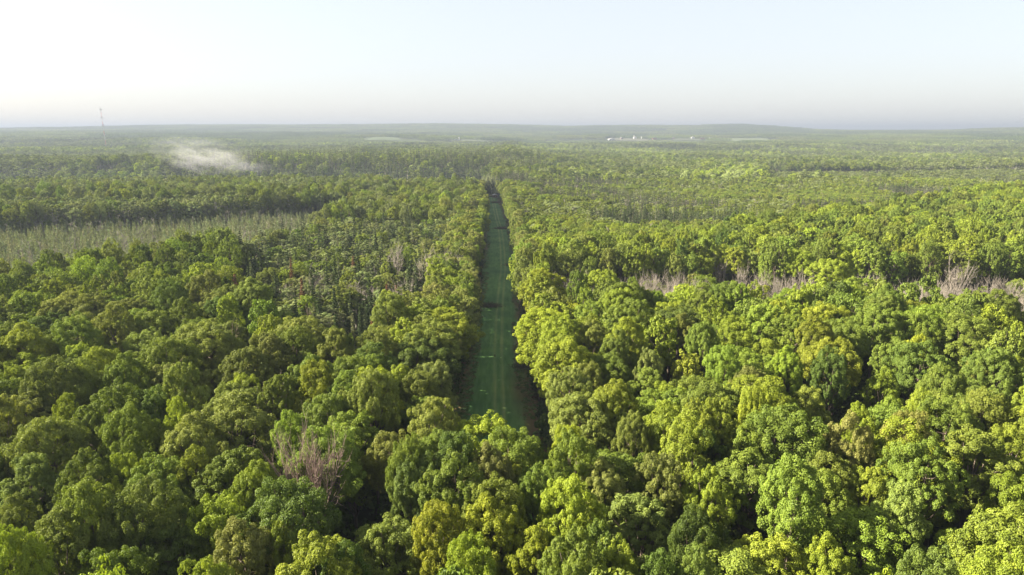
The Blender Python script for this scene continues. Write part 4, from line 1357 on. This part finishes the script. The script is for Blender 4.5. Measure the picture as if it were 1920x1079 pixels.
# ------------------------------------------------------------------ farm and village far off
def silo(x0, y0, rad, h, lab, mat=None, group=None, dome=True):
    e = put("silo", None, None, (x0, y0, float(ground_h(x0, y0)) + 1.0))
    T = Tubes(); T.add([[0, 0, -1], [0, 0, h * 0.5], [0, 0, h]], [rad, rad, rad], 16)
    v_, f_ = T.arrays(); put("barrel", mesh_from("barrel", v_, f_, None, [mat or M_WHITE], None, None, True), e)
    T = Tubes(); a = np.linspace(0, math.pi / 2 * 0.98, 6)
    T.add([[0, 0, h + rad * 0.7 * math.sin(t)] for t in a], [rad * 1.01 * math.cos(t) + 0.02 for t in a], 16)
    v_, f_ = T.arrays(); put("dome", mesh_from("dome", v_, f_, None, [M_ROOFP], None, None, True), e)
    tag(e, lab, "silo", group)
d0 = 2960
house("barn", px_at(855, d0), d0, 8, 6, 4.5, 3, M_WHITE, M_ROOFP, "bright white barn alone below the middle of the skyline", "barn", 0.1)
silo(px_at(861.2, d0), d0 + 4, 2.4, 11, "white silo beside the lone white barn")
d1 = 3500
vill = [
 ("barn", 1146, d1, 17, 7, 5, 3, M_WHITE, M_ROOFP, "long low white shed at the village's left end", "barn"),
 ("house", 1165, d1 + 40, 7, 5, 5, 3, M_BROWN, M_ROOFD, "brown house next to the long white shed", "house"),
 ("house", 1190, d1 + 90, 8, 6, 6, 4, M_WHITE, M_ROOFD, "white grey-roofed house left of the village silos", "house"),
 ("barn", 1226, d1 + 60, 10, 7, 6, 4, M_RED, M_ROOFD, "dull red barn in the middle of the village", "barn"),
 ("house", 1262, d1 + 70, 8, 6, 5, 4, M_BROWN, M_ROOFP, "brown house with a pale roof past the red barn", "house"),
 ("house", 1298, d1 + 30, 9, 6, 6, 5, M_WHITE, M_ROOFP, "white house with white roof, brightest of the village", "house"),
 ("barn", 1316, d1 + 20, 12, 7, 5, 4, M_RED, M_ROOFP, "red barn with a pale roof near the bright field", "barn"),
 ("house", 1334, d1 + 60, 8, 6, 6, 4, M_WHITE, M_ROOFD, "white house at the village's right end beside the field", "house"),
]
for (nm, u, d, w, dd, wl, rh, mw, mr_, lab, cat) in vill:
    house(nm, px_at(u, d), d, w, dd, wl, rh, mw, mr_, lab, cat, float(rng.uniform(-0.4, 0.4)))
silo(px_at(1190, d1) + 16, d1 + 120, 2.6, 13, "taller white silo left of the village centre")
silo(px_at(1206, d1), d1 + 60, 2.4, 9, "shorter white silo in the village centre")
silo(px_at(1330, d1), d1 + 10, 2.2, 8, "small white silo at the village's right end")

# ------------------------------------------------------------------ drifting mist and the haze in the air
def mist():
    D = 840.0
    cx = (398 - 960) / 1280 * D * 0.99
    cz = CAM_Z - (295 - 243) / 1280 * D
    L = 80.0; W = 40.0; Hh = 25.0
    r = 24
    th = np.linspace(0, 2 * np.pi, r, endpoint=False); ph = np.linspace(0.05, np.pi - 0.05, 13)
    TH, PH = np.meshgrid(th, ph)
    X = np.sin(PH) * np.cos(TH) * L * 1.0; Y = np.sin(PH) * np.sin(TH) * W; Z = np.cos(PH) * Hh
    V = np.stack([X, Y, Z], -1).reshape(-1, 3)
    n = r; m = 13
    i = np.arange(m - 1)[:, None] * n; j = np.arange(n)[None]; j2 = (j + 1) % n
    F = np.stack([i + j, i + n + j, i + n + j2, i + j2], -1).reshape(-1, 4)
    V = np.concatenate([V, [[0, 0, Hh]], [[0, 0, -Hh]]])
    F3 = np.concatenate([np.stack([np.full(n, len(V) - 2), np.arange(n), (np.arange(n) + 1) % n], -1),
                         np.stack([np.full(n, len(V) - 1), (m - 1) * n + (np.arange(n) + 1) % n, (m - 1) * n + np.arange(n)], -1)])
    mt, nt, out = new_mat("drifting_mist")
    L_ = nt.links
    pv_ = nt.nodes.new("ShaderNodeVolumePrincipled")
    pv_.inputs["Color"].default_value = (0.86, 0.87, 0.90, 1)
    pv_.inputs["Anisotropy"].default_value = 0.2
    tc = nt.nodes.new("ShaderNodeTexCoord")
    mp = nt.nodes.new("ShaderNodeMapping")
    mp.inputs["Scale"].default_value = (1 / 80.0, 1 / 40.0, 1 / 25.0)
    mp.inputs["Rotation"].default_value = (0, 0, 0)
    L_.new(tc.outputs["Object"], mp.inputs["Vector"])
    ln = nt.nodes.new("ShaderNodeVectorMath"); ln.operation = 'LENGTH'
    L_.new(mp.outputs[0], ln.inputs[0])
    fall = nt.nodes.new("ShaderNodeMapRange"); fall.inputs["From Min"].default_value = 0.98; fall.inputs["From Max"].default_value = 0.15
    L_.new(ln.outputs["Value"], fall.inputs["Value"])
    no = nt.nodes.new("ShaderNodeTexNoise"); no.inputs["Scale"].default_value = 0.045; no.inputs["Detail"].default_value = 5; no.inputs["Roughness"].default_value = 0.6
    mp2 = nt.nodes.new("ShaderNodeMapping"); mp2.inputs["Rotation"].default_value = (0, R_(-14), 0); mp2.inputs["Scale"].default_value = (0.7, 1.0, 2.2)
    L_.new(tc.outputs["Object"], mp2.inputs["Vector"]); L_.new(mp2.outputs[0], no.inputs["Vector"])
    nr = nt.nodes.new("ShaderNodeMapRange"); nr.inputs["From Min"].default_value = 0.40; nr.inputs["From Max"].default_value = 0.75
    L_.new(no.outputs["Fac"], nr.inputs["Value"])
    mu = nt.nodes.new("ShaderNodeMath"); mu.operation = 'MULTIPLY'
    L_.new(fall.outputs[0], mu.inputs[0]); L_.new(nr.outputs[0], mu.inputs[1])
    m2 = nt.nodes.new("ShaderNodeMath"); m2.operation = 'MULTIPLY'; m2.inputs[1].default_value = 0.020
    L_.new(mu.outputs[0], m2.inputs[0])
    L_.new(m2.outputs[0], pv_.inputs["Density"])
    L_.new(pv_.outputs[0], out.inputs["Volume"])
    me = mesh_from("mist", V, F, F3, [mt], None, None, True)
    o = put("mist", me, None, (cx, D, cz))
    o.rotation_euler = (0, R_(11), 0)
    tag(o, "wisp of white mist drifting over the valley trees", "mist", None, "stuff")
mist()

def haze():
    B = 30000.0
    z0 = -60.0; z1 = 118.0
    me = box_mesh("haze", [(-B, B, -B, B, z0, z1)], None)
    me.materials.clear()
    mt, nt, out = new_mat("pale_haze")
    pv_ = nt.nodes.new("ShaderNodeVolumePrincipled")
    pv_.inputs["Color"].default_value = (0.215, 0.252, 0.322, 1)
    pv_.inputs["Density"].default_value = 2.05e-4
    pv_.inputs["Anisotropy"].default_value = 0.1
    nt.links.new(pv_.outputs[0], out.inputs["Volume"])
    me.materials.append(mt)
    tag(put("haze", me), "pale blue haze in the air over the far woods", "haze", None, "stuff")
haze()
